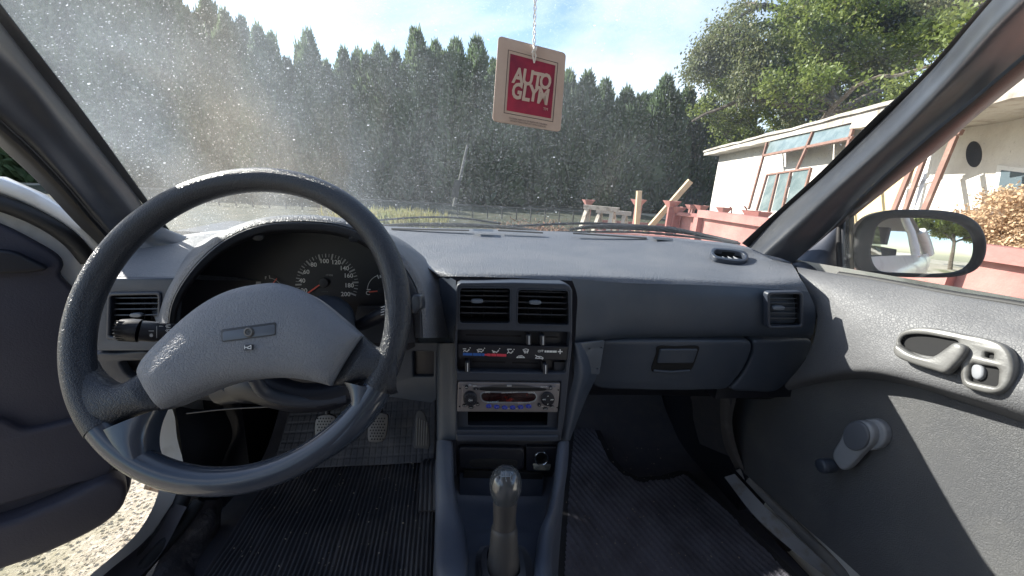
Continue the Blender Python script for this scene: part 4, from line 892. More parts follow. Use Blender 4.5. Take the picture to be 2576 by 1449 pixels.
# gear lever
gl_ = thing
B0 = at(1266, 1418, Y=.425); K0 = at(1272, 1214, Y=.452)
ax = K0-B0; ax = ax/np.linalg.norm(ax)
def lathe(name, O, ax, prof, m, parent, n=32, sx=1.0):
    ax = np.array(ax)/np.linalg.norm(ax); u = np.cross(ax, (0, 1, 0)); u /= np.linalg.norm(u); v = np.cross(ax, u); V = []
    for z, r_ in prof: V += [O+ax*z+(math.cos(2*math.pi*i/n)*u*sx+math.sin(2*math.pi*i/n)*v)*r_ for i in range(n)]
    Fc = [(k*n+i, k*n+(i+1) % n, (k+1)*n+(i+1) % n, (k+1)*n+i) for k in range(len(prof)-1) for i in range(n)]
    Fc += [tuple(range(n))[::-1], tuple((len(prof)-1)*n+i for i in range(n))]
    return mk(name, V, Fc, m, parent)
knobm = mat('knob_gloss', (.065, .070, .074), .20, coat=1)
LT = np.linalg.norm(K0-B0)
S = LT/204                             # metres per picture px along the lever
gsh = lathe('gear_lever', B0, ax, [(-14*S, 42*S), (0, 41*S), (30*S, 37*S), (60*S, 34*S), (84*S, 33*S), (92*S, 31.5*S), (95*S, 29*S)], mat('lever_rubber', (.05, .048, .048), .5, ('noise', 300, .0004)), car)
lathe('lever_shaft', B0, ax, [(88*S, 28.5*S), (110*S, 28*S), (140*S, 29*S), (160*S, 30.5*S), (172*S, 31*S)], mat('lever_shaft_plastic', (.045, .042, .042), .45, ('noise', 300, .0003)), gsh)
kp = [(160*S, 31*S), (168*S, 33*S), (178*S, 37*S), (190*S, 39.5*S), (204*S, 40*S), (216*S, 38.5*S), (226*S, 34*S), (234*S, 28*S), (240*S, 19*S), (243*S, 9*S), (243.6*S, 1*S)]
lathe('gear_knob', B0, ax, kp, knobm, gsh)
KP = Plane(K0+ax*.030*0+np.array([0, -1, 0])*0, (0, -.75, .66)); KP = Plane(at(1272, 1200, Y=.452-.0185), (0, -.66, .75))
gmk = mat('shift_marks', (.25, .28, .30), .4)
mk('shift_pattern', *join([strip(l, KP, 1.4, .0012) for l in ([(1260, 1192), (1260, 1206)], [(1272, 1191), (1272, 1206)], [(1284, 1192), (1284, 1206)], [(1260, 1199), (1284, 1199)])]), gmk, gsh, smooth=False)
for s, x, y in (('1', 1255, 1190), ('3', 1272, 1187), ('5', 1288, 1191), ('2', 1257, 1211), ('4', 1273, 1210), ('R', 1286, 1210)): text(s, KP, x, y, 6, gmk, gsh, h=.0012)
# boot with folds
bt = []
for i, (sc, dz) in enumerate([(44, 6), (58, -2), (58, -12), (66, -9), (66, -20), (74, -17), (74, -28), (84, -26), (84, -38)]):
    nn = 36
    ring = []
    for k in range(nn):
        a = 2*math.pi*k/nn; c, s = math.cos(a), math.sin(a); e = .55
        x = math.copysign(abs(c)**e, c)*sc*S*.92; y = math.copysign(abs(s)**e, s)*sc*S*1.0
        ring.append(B0+np.array([x, y, 0])+ax*dz*S)
    bt.append(ring)
V = [p for r_ in bt for p in r_]; n = 36
mk('gear_boot', V, [(k*n+i, k*n+(i+1) % n, (k+1)*n+(i+1) % n, (k+1)*n+i) for k in range(len(bt)-1) for i in range(n)], mat('boot_rubber', (.035, .038, .048), .5), car)
# ---- left of the stack
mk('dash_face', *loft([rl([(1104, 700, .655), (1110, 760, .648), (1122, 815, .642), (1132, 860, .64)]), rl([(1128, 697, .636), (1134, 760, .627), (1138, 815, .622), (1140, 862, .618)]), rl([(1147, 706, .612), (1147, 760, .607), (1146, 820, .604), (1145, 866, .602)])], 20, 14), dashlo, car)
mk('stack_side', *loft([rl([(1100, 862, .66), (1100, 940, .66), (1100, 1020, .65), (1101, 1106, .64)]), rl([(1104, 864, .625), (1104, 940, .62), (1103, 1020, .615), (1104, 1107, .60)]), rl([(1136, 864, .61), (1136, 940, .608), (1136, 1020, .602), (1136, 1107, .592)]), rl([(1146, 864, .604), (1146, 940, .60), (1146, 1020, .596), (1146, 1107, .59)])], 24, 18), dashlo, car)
# knee panel of the driver
KPn = Plane.three(at(1040, 860, Y=.665), at(1135, 862, Y=.64), at(1040, 990, Y=.68))
plate('knee_panel', [[(880, 862), (1000, 860), (1134, 858), (1136, 872), (1102, 880), (1102, 1000), (1090, 1012), (1010, 1000), (900, 985)], list(quad((1040, 882), (1093, 882), (1092, 945), (1042, 945), 3))], KPn, dashlo, car, h=.004, thick=.03, bev=.003)
plate('blank_cover', quad((1040, 882), (1093, 882), (1092, 945), (1042, 945), 3), KPn, black, car, h=-.004, thick=.01, bev=.001)
mk('knee_panel', *loft([rl([(238, 884, .66), (400, 890, .68), (640, 900, .70), (900, 870, .69)]), rl([(236, 930, .66), (400, 960, .69), (640, 985, .71), (900, 985, .70)]), rl([(240, 965, .70), (380, 985, .73), (640, 1012, .76), (900, 1010, .76)]), rl([(240, 965, 1.0), (380, 985, 1.1), (640, 1005, 1.15), (900, 1000, 1.15)])], 30, 20), black, car)
KL = Plane.three(at(236, 886, Y=.645), at(380, 890, Y=.655), at(240, 960, Y=.655))
plate('side_pocket', [smooth([(236, 890), (300, 886), (378, 884), (380, 900), (376, 940), (362, 958), (290, 962), (245, 950), (238, 920)], 40), smooth([(305, 908), (340, 905), (372, 906), (370, 930), (358, 948), (330, 945), (312, 925)], 24)], KL, bezelm, car, h=.004, thick=.015, bev=.003)
# left dash end: top and vent face
mk('dashboard', *loft([rl([(300, 622, .90), (380, 606, .96), (480, 588, 1.02), (600, 575, 1.05), (760, 566, 1.08), (930, 566, 1.10)]), rl([(300, 640, .82), (400, 628, .86), (490, 610, .88), (600, 600, .88), (760, 590, .88), (950, 590, .9)]), rl([(262, 688, .665), (340, 688, .665), (430, 690, .665), (540, 690, .68), (760, 680, .70), (1050, 680, .70)]), rl([(256, 702, .648), (340, 698, .648), (430, 700, .648), (540, 705, .66), (760, 705, .68), (1050, 705, .68)])], 44, 30), dash, car, label='driver end of the dashboard top beside the pillar')
VL = Plane.three(at(250, 700, Y=.645), at(440, 700, Y=.645), at(250, 880, Y=.64))
plate('dash_face', [[(244, 698), (445, 698), (430, 760), (425, 882), (236, 882), (236, 800)], list(quad((284, 740), (404, 738), (403, 845), (280, 845), 8))], VL, dashlo, car, h=.003, thick=.03, bev=.004)
vent((286, 742), (403, 740), (402, 843), (282, 844), [(y, y-1) for y in (750, 764, 778, 793, 812, 828)], VL, 345, 3, 8, 'driver side air vent behind the steering wheel rim')
VR = Plane.three(at(1928, 735, Y=.663), at(2018, 738, Y=.660), at(1928, 825, Y=.663))
vent((1932, 740), (2008, 738), (2010, 816), (1933, 818), [(y, y+1) for y in (750, 762, 774, 787, 800)], VR, 1956, 2, 7, 'passenger side air vent at the right end of the dash')
# demister outlet on top right
ZP = Plane.three(at(1790, 630, Y=.90), at(1880, 640, Y=.88), at(1800, 660, Y=.84))
dv = plate('demister_vent', [smooth([(1786, 640), (1790, 630), (1805, 629), (1850, 633), (1874, 640), (1881, 650), (1876, 660), (1860, 663), (1815, 658), (1795, 652)], 40), smooth([(1795, 641), (1799, 634), (1810, 634), (1850, 638), (1868, 644), (1872, 651), (1866, 657), (1818, 653), (1800, 648)], 40)], ZP, bezelm, car, h=.007, thick=.012, bev=.002)
pocket('duct', [(1794, 632), (1870, 640), (1873, 658), (1798, 652)], ZP, .02, deep, dv)
for x in (1812, 1826, 1840, 1854): mk('fin', [ZP.p(x-9, 640, -.004), ZP.p(x+2, 655, .004), ZP.p(x-9, 654, .004)], [(0, 1, 2)], printd, dv, smooth=False)
# defroster slots along the glass
for x0, x1, y0, y1 in ((985, 1180, 579, 583), (1252, 1365, 583, 589), (1440, 1625, 590, 602)):
    V = [at(x0, y0-2, Y=1.06), at(x1, y1-2, Y=1.06), at(x1, y1+2, Y=1.045), at(x0, y0+2, Y=1.045)]; mk('defroster_slot', [v+np.array([0, -.004, .004]) for v in V], [(0, 1, 2, 3)], deep, car, smooth=False)
for x0, x1, y0, y1 in ((1190, 1240, 583, 585), (1640, 1690, 603, 608)):
    V = [at(x0, y0-3, Y=1.06), at(x1, y1-3, Y=1.06), at(x1, y1+3, Y=1.03), at(x0, y0+3, Y=1.03)]; mk('defroster_cap', [v+np.array([0, -.006, .006]) for v in V], [(0, 1, 2, 3)], pillm, car, smooth=False)

# ---- instrument binnacle
oA = [(405, 835), (412, 770), (436, 712), (490, 640), (560, 584), (650, 550), (740, 541), (830, 545), (905, 562), (975, 600), (1035, 655), (1068, 715), (1080, 775), (1082, 850)]
hoodtop = [at(x, y, Y=.60) for x, y in oA]
back = [at(x, y, Y=Yb) for x, y, Yb in ((372, 760, .70), (410, 700, .74), (452, 650, .80), (520, 600, .90), (590, 572, .96), (670, 560, 1.0), (750, 556, 1.02), (830, 558, 1.0), (910, 566, .98), (985, 590, .92), (1060, 640, .80), (1102, 690, .70), (1116, 740, .66), (1128, 850, .645))]
iA = [(420, 835), (428, 772), (452, 718), (505, 650), (572, 597), (655, 564), (740, 556), (825, 560), (895, 577), (960, 614), (1015, 668), (1048, 725), (1060, 780), (1064, 850)]
front = [at(x, y, Y=.555) for x, y in iA]
frt2 = [at(x, y, Y=.560) for x, y in [(a*.55+c*.45, b*.55+d*.45) for (a, b), (c, d) in zip(oA, iA)]]
i2 = [(440, 835), (448, 780), (474, 728), (525, 668), (590, 620), (665, 592), (740, 586), (820, 589), (885, 604), (945, 640), (990, 688), (1020, 740), (1034, 790), (1040, 850)]
inner = [at(x, y, Y=.66) for x, y in i2]
mk('binnacle_hood', *loft([back, hoodtop, frt2, front], 70, 20), dash, car, label='arched instrument hood with sunlit top edge')
mk('binnacle_lining', *loft([front, inner], 60, 6), black, car)
lip0 = [at(a*.94+c*.06, b*.94+d*.06, Y=.5555) for (a, b), (c, d) in zip(iA, i2)]; lip1 = [at(a*.85+c*.15, b*.85+d*.15, Y=.553) for (a, b), (c, d) in zip(iA, i2)]; lip2 = [at(a*.35+c*.65, b*.35+d*.65, Y=.565) for (a, b), (c, d) in zip(iA, i2)]; lip3 = [at(a*.25+c*.75, b*.25+d*.75, Y=.58) for (a, b), (c, d) in zip(iA, i2)]
mk('binnacle_lip', *loft([lip0, lip1, lip2, lip3], 60, 10), bezelm, car)
CP = Plane(at(740, 720, Y=.672), (0, -1, .12))
cl = plate('instrument_cluster', smooth([(430, 850), (436, 780), (470, 715), (520, 655), (590, 608), (665, 580), (740, 574), (820, 578), (890, 592), (955, 630), (1000, 680), (1035, 740), (1045, 800), (1046, 870), (740, 880)], 80), CP, black, car, h=0, thick=.01, bev=0)
dialm = mat('dial_face', (.012, .013, .017), .5)
plate('dial_face', smooth([(590, 850), (590, 740), (615, 668), (680, 618), (740, 603), (880, 603), (945, 630), (985, 690), (992, 760), (990, 850)], 60), CP, dialm, cl, h=.001, thick=.002, bev=0)
CX, CY, CR = 823, 713, 78
for k in range(0, 45):
    v = 15+k*5-5
    if v < 20 or v > 200: continue
    a = rad(208-(v-20)*1.285)          # angle from +x, up positive
    R1 = CR; ln = 13 if v % 20 == 0 else (8 if v % 10 == 0 else 8)
    wv = 4.0 if v % 20 == 0 else (2.4 if v % 10 == 0 else 1.3)
    c, s = math.cos(a), -math.sin(a)
    mk('tick_mark', *strip([(CX+c*(R1-ln), CY+s*(R1-ln)*.95), (CX+c*R1, CY+s*R1*.95)], CP, wv, .0014), printd, cl, smooth=False)
for s, x, y in (('20', 766, 731), ('40', 761, 706), ('60', 771.5, 684), ('80', 790, 666), ('100', 816.5, 657), ('120', 846, 660), ('140', 867, 675), ('160', 877, 693.5), ('180', 879, 718), ('200', 870, 740)):
    text(s, CP, x, y, 10.5, printw, cl, h=.0016, bold=.015, name='numeral')
mk('needle', *strip([(770, 741), (806, 716)], CP, 3.5, .006), needle, cl, smooth=False)
plate('needle_hub', circ(817, 710, 12, n=20), CP, black, cl, h=.007, thick=.006, bev=.001)
text('10386', CP, 829, 692, 5, printd, cl, h=.0016); text('km/h', CP, 828, 757, 5, printw, cl, h=.0016)
text('-- -- -- --', CP, 818, 733, 3, printd, cl, h=.0016)
def arc(cx, cy, r_, a0, a1, n=12): return [(cx+r_*math.cos(rad(a)), cy-r_*math.sin(rad(a))) for a in np.linspace(a0, a1, n)]
plate('gauge_face', smooth(circ(955, 729, 42, 43, 24), 30), CP, dialm, cl, h=.0016, thick=.002, bev=0)
mk('gauge_scale', *join([strip(arc(962, 728, 37, 108, 176), CP, 1.4, .002), strip([(924, 728), (932, 728)], CP, 2.4, .002), strip([(950, 692), (953, 700)], CP, 2.4, .002), strip([(958, 695), (965, 695)], CP, 7, .002)]), printw, cl, smooth=False)
text('C', CP, 926, 737, 10, printw, cl, h=.002, bold=.01); text('H', CP, 968, 699, 8, printw, cl, h=.002, bold=.01)
mk('needle', *strip([(931, 733), (950, 731)], CP, 3.2, .006), needle, cl, smooth=False); plate('needle_hub', circ(960, 731, 9, n=16), CP, black, cl, h=.007, thick=.006, bev=.001)
plate('gauge_face', smooth(circ(680, 735, 42, 43, 24), 30), CP, dialm, cl, h=.0016, thick=.002, bev=0)
mk('gauge_scale', *join([strip(arc(676, 736, 37, 15, 85), CP, 1.3, .002), strip([(679, 693), (680, 700)], CP, 2.2, .002), strip([(706, 712), (700, 716)], CP, 1.5, .002)]), printd, cl, smooth=False)
text('F', CP, 670, 699, 7, printw, cl, h=.002); mk('needle', *strip([(684, 720), (700, 700)], CP, 2.4, .006), needle, cl, smooth=False)
mk('fuel_symbol', *strip([(648, 712), (655, 712)], CP, 8, .002), printd, cl, smooth=False)
for x, y in ((650, 597), (890, 601)):
    plate('screw_recess', smooth(circ(x, y, 14, 7, 12), 20), Plane(at(x, y, Y=.62), (0, -.8, -.6)), bezelm, car, h=.002, thick=.004, bev=.001)
plate('switch_panel', [(900, 770), (1040, 768), (1046, 862), (880, 862)], CP.off(.012), bezelm, car, h=.002, thick=.01, bev=.002)
plate('switch_blank', quad((930, 778), (985, 775), (985, 800), (925, 800), 3), CP.off(.012), slatm, car, h=.006, thick=.006, bev=.001)

# ---- steering column shroud
def ss(name, rails_, nu, nv, m, **k): return mk(name, *loft([rl(r_) for r_ in rails_], nu, nv), m, car, **k)
ss('column_shroud', [[(700, 815, .64), (760, 765, .64), (815, 748, .64), (850, 752, .64), (880, 775, .64), (900, 830, .64), (905, 900, .64)], [(700, 805, .58), (760, 758, .57), (815, 746, .57), (855, 754, .57), (884, 780, .57), (896, 835, .57), (900, 900, .57)], [(690, 830, .53), (740, 790, .53), (800, 780, .53), (838, 790, .53), (860, 812, .53), (868, 860, .53), (872, 910, .53)]], 40, 16, dashlo)
tube('column_shroud', rail((560, 985, .60), (640, 965, .57), (690, 985, .56), (760, 1000, .56), (850, 990, .57), (890, 960, .58)), [.02, .028, .024, .022, .022, .02], black, car, n=12, sm=30)
tube('column_cover', rail((640, 950, .53), (665, 985, .535), (720, 1005, .54), (800, 1010, .55), (870, 998, .56)), .009, bezelm, car, n=10, sm=30)
plate('switch_block', quad((556, 975), (612, 975), (642, 1005), (600, 1012), 5), Plane(at(600, 990, Y=.56), (0, -1, .4)), slatm, car, h=.004, thick=.01, bev=.002)
# stalks
st = tube('light_stalk', rail((304, 829, .505), (330, 830, .506), (352, 832, .508)), [.0125, .0138, .0138], black, car, n=20, label='left stalk with grooved end and lamp symbols')
for i in range(9):
    a = -1.2+i*.3; q0, q1 = at(306, 829, Y=.505), at(350, 832, Y=.508); off_ = np.array([0, -.0135*math.cos(a), .0135*math.sin(a)])
    bar('grip_ridge', q0+off_, q1+off_, .0012, .0012, slatm, st, up=off_)
tube('stalk_body', rail((353, 832, .508), (395, 835, .515), (396, 835, .515), (470, 838, .53), (560, 845, .58)), [.0125, .0125, .0118, .0112, .010], black, st, n=20)
SPl = Plane(at(400, 833, Y=.502), (0, -1, .15))
mk('stalk_ring', *strip([(395, 820), (395, 850)], SPl, 1.2, .0005), printd, st, smooth=False)
mk('symbol', *join([strip(l, SPl, 1.8, .001) for l in ([(402, 820), (412, 820)], [(418, 820), (424, 820)], [(420, 817), (430, 817)], [(420, 823), (430, 823)], [(418, 831), (424, 831)], [(420, 828), (430, 828)], [(420, 834), (430, 834)], [(378, 843), (386, 843)], [(382, 839), (382, 847)], [(379, 840), (385, 846)], [(385, 840), (379, 846)], [(376, 832), (388, 832)])]), printd, st, smooth=False)
s2 = tube('wiper_stalk', rail((880, 830, .60), (920, 812, .575), (960, 792, .56), (1005, 775, .55), (1035, 768, .55)), [.009, .0125, .014, .0145, .012], black, car, n=18, flat=.75, sm=24, label='right stalk marked OFF INT LO HI')
wp = Plane(at(980, 785, Y=.534), (-.1, -1, .25))
for s, x, y in (('OFF', 974, 770), ('INT', 975, 779), ('LO', 977, 789), ('HI', 979, 798)): text(s, wp, x, y, 6, printw, s2, h=.001, bold=.01, along=((960, 790), (985, 783)))
mk('symbol', *join([strip([(959, 773+i*6.5), (967, 770.5+i*6.5)], wp, 1.6, .001) for i in range(4)]), printw, s2, smooth=False)
plate('stalk_tip', smooth([(1040, 742), (1050, 740), (1059, 744), (1063, 760), (1062, 776), (1054, 782), (1042, 790), (1036, 780)], 30), Plane(at(1050, 760, Y=.545), (-.2, -1, .2)), slatm, s2, h=.006, thick=.02, bev=.004)

# ---- steering wheel
wc = np.array([-.337, .464, .983]); t_, s_ = rad(28.4), rad(-5.3)
wn = np.array([math.sin(s_)*math.cos(t_), -math.cos(s_)*math.cos(t_), math.sin(t_)]); wex = np.array([math.cos(s_), math.sin(s_), 0])
WP = Plane(wc, wn, wex)
wheel = thing
def ringpt(a, r_, h=0): return wc+r_*(math.cos(a)*WP.ex+math.sin(a)*WP.ey)+WP.n*h
def ang(x, y): q = WP.uv(x, y); return math.atan2(q[1], q[0])
aR = ang(975, 990); aL = ang(232, 1098)        # joints between skin and satin rim
def arcrim(a0, a1, n, r0=.1735, rt=.0158, rh=.0145): 
    V = []; m_ = 20
    for i in range(n):
        a = a0+(a1-a0)*i/(n-1)
        for k in range(m_):
            b = 2*math.pi*k/m_; V.append(ringpt(a, r0+rt*math.cos(b), rh*math.sin(b)))
    return V, [(i*m_+k, i*m_+(k+1) % m_, (i+1)*m_+(k+1) % m_, (i+1)*m_+k) for i in range(n-1) for k in range(m_)]
if aL < 0: aL += 2*math.pi
sw = mk('steering_wheel', *arcrim(aR, aL, 150, .1745, .0150, .0148), rimm, car, label='black two-spoke steering wheel with leather-grained rim and grey centre pad')
mk('lower_rim', *arcrim(aL-.004, aR+2*math.pi+.004, 90, .1745, .0146, .0140), satin, sw, label='smooth satin lower part of the rim')
# spokes: lofted from rim to pad in the wheel plane
def spoke(outer_edge, inner_edge, m, name, hs, r_=.010):
    """two picture polylines (upper and lower edge); surface bulges by hs between them"""
    rails_ = []
    U_ = catmull([WP.p(*q) for q in outer_edge], 26); D_ = catmull([WP.p(*q) for q in inner_edge], 26)
    for f, h in ((0, -.012), (0, 0), (.08, .55), (.3, .92), (.5, 1), (.7, .92), (.92, .55), (1, 0), (1, -.012)):
        hh = h if h < 0 else None
        rails_.append([U_[i]*(1-f)+D_[i]*f+WP.n*(h if h < 0 else h*np.interp(i/25, np.linspace(0, 1, len(hs)), hs)) for i in range(26)])
    return mk(name, *loft(rails_, 40, 40), m, sw)
# skin-covered spoke halves
spoke([(222, 905), (236, 930), (262, 953), (300, 966), (335, 950), (362, 928)], [(206, 1068), (226, 1106), (262, 1090), (330, 1050), (392, 1035), (436, 1026)], rimm, 'spoke', [.012, .013, .013, .013, .012, .006])
spoke([(1008, 838), (992, 858), (975, 868), (950, 872), (932, 862), (914, 846)], [(1000, 985), (984, 992), (960, 980), (915, 958), (872, 970), (836, 968)], rimm, 'spoke', [.012, .013, .013, .013, .012, .006])
# satin lower blends
spoke([(238, 1098), (280, 1148), (330, 1184), (390, 1208), (460, 1222)], [(402, 1030), (386, 1070), (379, 1110), (384, 1145), (404, 1172), (455, 1194)], satin, 'spoke_trim', [.013, .0135, .0135, .013, .012, .010])
spoke([(980, 985), (940, 1054), (890, 1108), (830, 1152), (770, 1184)], [(862, 958), (878, 982), (884, 1010), (872, 1050), (838, 1092), (770, 1140)], satin, 'spoke_trim', [.013, .0135, .0135, .013, .012, .010])
pad = smooth([(362, 940), (366, 926), (385, 900), (440, 845), (500, 790), (545, 757), (590, 735), (640, 722), (700, 717), (750, 728), (790, 745), (840, 780), (885, 820), (908, 838), (914, 848), (906, 868), (872, 925), (848, 962), (836, 970), (810, 962), (760, 953), (690, 950), (620, 957), (550, 975), (490, 1000), (450, 1018), (424, 1028), (405, 1008), (378, 968)], 110)
def domed(name, topl, botl, pl, m, parent, n=64, k=40, h0=.010, h1=.023, rr_=.008, skirt=-.012):
    """pad between two picture polylines, height rising from its rim"""
    U_ = catmull([pl.p(*q) for q in topl], n); D_ = catmull([pl.p(*q) for q in botl], n)
    fs = 1-np.cos(np.linspace(0, 1, k)*math.pi); fs = fs/2; us = fs if k == n else (1-np.cos(np.linspace(0, 1, n)*math.pi))/2
    U2 = np.array([[np.interp(u, np.linspace(0, 1, n), U_[:, c]) for c in range(3)] for u in us]); D2 = np.array([[np.interp(u, np.linspace(0, 1, n), D_[:, c]) for c in range(3)] for u in us])
    LU = np.sum(np.linalg.norm(np.diff(U_, axis=0), axis=1)); V = []
    for i in range(n):
        for j in range(k):
            p = U2[i]*(1-fs[j])+D2[i]*fs[j]; wd_ = np.linalg.norm(U2[i]-D2[i])
            df = min(fs[j], 1-fs[j])*wd_; du = min(us[i], 1-us[i])*LU
            g_ = lambda d, r_: 1-math.exp(-d/r_)
            V.append(p+pl.n*(h0+h1*(.35*g_(df, .003)*g_(du, .003)+.65*g_(df, rr_*2)*g_(du, rr_*2.4))))
    Fc = [(i*k+j, (i+1)*k+j, (i+1)*k+j+1, i*k+j+1) for i in range(n-1) for j in range(k-1)]
    ring = [i*k for i in range(n)]+[(n-1)*k+j for j in range(1, k)]+[i*k+k-1 for i in range(n-2, -1, -1)]+[j for j in range(k-2, 0, -1)]
    b = len(V); V += [V[i]-pl.n*(h0-skirt) for i in ring]; L_ = len(ring)
    Fc += [(ring[i], ring[(i+1) % L_], b+(i+1) % L_, b+i) for i in range(L_)]
    return mk(name, V, Fc, m, parent)
hub = domed('horn_pad', [(364, 936), (390, 896), (440, 845), (500, 791), (555, 753), (610, 730), (660, 720), (705, 717), (755, 729), (800, 751), (850, 790), (885, 820), (914, 847)],
            [(424, 1028), (450, 1019), (500, 997), (560, 972), (620, 957), (680, 951), (740, 951), (790, 958), (820, 965), (838, 970)], WP, padm, sw)
# badge recess and horn symbol

def padplate(name, lp, m, h, th=.002, bev=.0004): return plate(name, lp, HPp, m, sw, h=h, thick=th, bev=bev)
HPp = WP.off(.0322)
padplate('badge_recess', quad((556, 829), (695, 810), (694, 843), (558, 861), 5), mat('recess_shade', (.03, .033, .04), .5), .0006)  # dark plate stands for the shade along the recess edge
padplate('badge_strip', quad((561, 835), (692, 816), (692, 841), (561, 858), 4), mat('badge_grey', (.085, .10, .125), .35), .0009)
padplate('badge_boss', circ(628, 836, 13, 13, 24), mat('boss_grey', (.06, .06, .06), .5, ('noise', 300, .001)), .0022)
bo = [HPp.p(*q, .0024) for q in circ(628, 836, 9, 9, 20)]; bo.append(bo[0]); tube('badge_ring', bo, .0008, handlem, sw, n=6, cap=False)
text('C', HPp, 628, 836, 8, handlem, sw, h=.0026)
padplate('horn_symbol_plate', quad((613, 868), (636, 866), (635, 880), (613, 882), 2), slatm, .0008)
mk('horn_symbol', *join([strip(l, HPp, 1.8, .0012) for l in ([(617, 870), (617, 878)], [(617, 874), (624, 874)], [(624, 874), (633, 869)], [(633, 869), (633, 878)], [(633, 878), (624, 876)])]), printw, sw, smooth=False)
box3('added_front_wing', -.83, -.80, .935, 1.6, .2, .95, whitep)  # panel added to keep the sun out of the driver footwell
box3('added_inner_wing', -.799, -.70, 1.10, 1.36, .2, .985, black)  # added box, raised to stop sun patches on the mats
box3('added_inner_wing', .715, .80, .80, 1.5, .2, .97, black)
box3('bulkhead', -.8, .8, 1.36, 1.40, .2, .90, black)
box3('underbody', -.80, .80, -1.9, 1.4, .20, .24, black)
box3('leak_filler', .50, .70, .72, .80, .70, .96, black)  # black filler added behind the dash end to close a light leak

# ---- pedals
for nm, lp, Yd in (('clutch_pedal', [(800, 1048), (843, 1046), (846, 1062), (838, 1105), (828, 1112), (798, 1112), (794, 1095)], 1.0), ('brake_pedal', [(936, 1042), (975, 1042), (977, 1058), (970, 1100), (962, 1110), (930, 1110), (926, 1096)], 1.0)):
    pp = Plane(at(np.mean([q[0] for q in lp]), 1078, Y=Yd), (0, -.9, .45))
    pd = plate(nm, smooth(lp, 40), pp, steel, car, h=.006, thick=.012, bev=.002)
    xs = [q[0] for q in lp]; k = 0
    for ry in range(8):
        for rx_ in range(6):
            x = min(xs)+7+rx_*7+(3.5 if ry % 2 else 0); y = 1052+ry*7.4
            if x > max(xs)-6-(y-1052)*.1: continue
            plate('stud_hole', circ(x, y, 2.3, 2.3, 6), pp, deep, pd, h=.0064, thick=.001, bev=0)
    tube('pedal_arm', [pp.p(np.mean(xs), 1060, -.005), pp.p(np.mean(xs), 1050, -.01)+np.array([0, .06, .2]), pp.p(np.mean(xs), 1050, -.01)+np.array([0, .05, .38])], .008, black, car, sm=10)
ap = Plane(at(1060, 1080, Y=1.02), (-.1, -.9, .5))
pd = plate('accelerator_pedal', smooth([(1052, 1032), (1064, 1034), (1074, 1058), (1080, 1088), (1079, 1128), (1062, 1127), (1042, 1125), (1044, 1080), (1046, 1050)], 40), ap, mat('pedal_rubber', (.05, .045, .045), .6), car, h=.006, thick=.012, bev=.002)
for i in range(5):
    x = 1050+i*6; tube('ridge', [ap.p(x+1, 1050+i*3, .007), ap.p(x-1, 1120, .007)], .0018, steel, pd, n=6)
# ---- left footwell side
KPl = Plane.three((-.66, 1.05, .3), (-.66, .75, .3), (-.66, 1.0, .8))
mk('kick_panel', *loft([rail((440, 1020, .93), (452, 1090, .92), (462, 1180, .90), (470, 1230, .89)), rail((500, 1030, .98), (520, 1090, .97), (515, 1150, .96), (500, 1235, .94)), rail((560, 1020, 1.08), (585, 1090, 1.08), (560, 1160, 1.08), (540, 1230, 1.05))], 20, 14), mat('kick_plastic', (.024, .025, .03), .6), car)
mk('door_jamb', *loft([rail((330, 960, .86), (395, 1055, .86), (398, 1100, .86), (405, 1180, .85), (398, 1240, .82), (350, 1335, .74), (225, 1449, .64), (100, 1560, .56)), rail((400, 960, .88), (437, 1040, .88), (445, 1100, .88), (462, 1180, .87), (448, 1250, .84), (372, 1355, .76), (262, 1449, .66), (150, 1560, .58))], 40, 6), whitep, car)
mk('door_jamb', *loft([rail((360, 1020, .90), (385, 1080, .90), (393, 1150, .90), (360, 1230, .88)), rail((405, 1020, .87), (402, 1080, .87), (408, 1150, .87), (400, 1240, .84))], 12, 4), rust, car, label='rusty edge of the front door jamb')
mk('door_sill', *loft([rail((448, 1245, .84), (372, 1352, .76), (262, 1446, .66), (150, 1555, .58)), rail((440, 1262, .83), (365, 1372, .75), (262, 1480, .645), (150, 1600, .57)), rail((470, 1275, .80), (400, 1400, .73), (300, 1500, .64), (200, 1620, .56))], 20, 8), mat('dark_paint', (.05, .045, .05), .5), car)
tube('door_rubber', rail((470, 1225, .86), (440, 1290, .82), (365, 1370, .76), (270, 1470, .67), (160, 1590, .58)), .016, rubber, car, n=12, sm=30)
tube('door_rubber', rail((500, 1262, .84), (450, 1330, .79), (380, 1405, .73), (300, 1500, .66), (200, 1620, .58)), .014, rubber, car, n=12, sm=30)
r = np.random.default_rng(3)
fl = loft([rail((520, 1255, .86), (480, 1300, .82), (430, 1360, .77), (380, 1449, .70), (300, 1580, .62)), rail((545, 1250, .88), (520, 1310, .83), (475, 1370, .78), (430, 1449, .71), (380, 1580, .63)), rail((560, 1260, .92), (560, 1330, .86), (530, 1400, .80), (500, 1449, .75), (480, 1580, .66))], 40, 20)
mk('carpet_edge', [np.array(v)+.012*np.array(mnoise.noise_vector(Vector(v)*22)) for v in fl[0]], fl[1], mat('worn_lining', (.06, .055, .06), .8, ('noise', 90, .004), [(20, (.15, .14, .14), .55, .7, (1, 1, 1))]), car, label='torn carpet lining along the driver sill')
tube('cable', rail((470, 1040, .75), (560, 1030, .74), (640, 1025, .72), (700, 1022, .70), (820, 1010, .70)), .0014, slatm, car, n=6, sm=24)
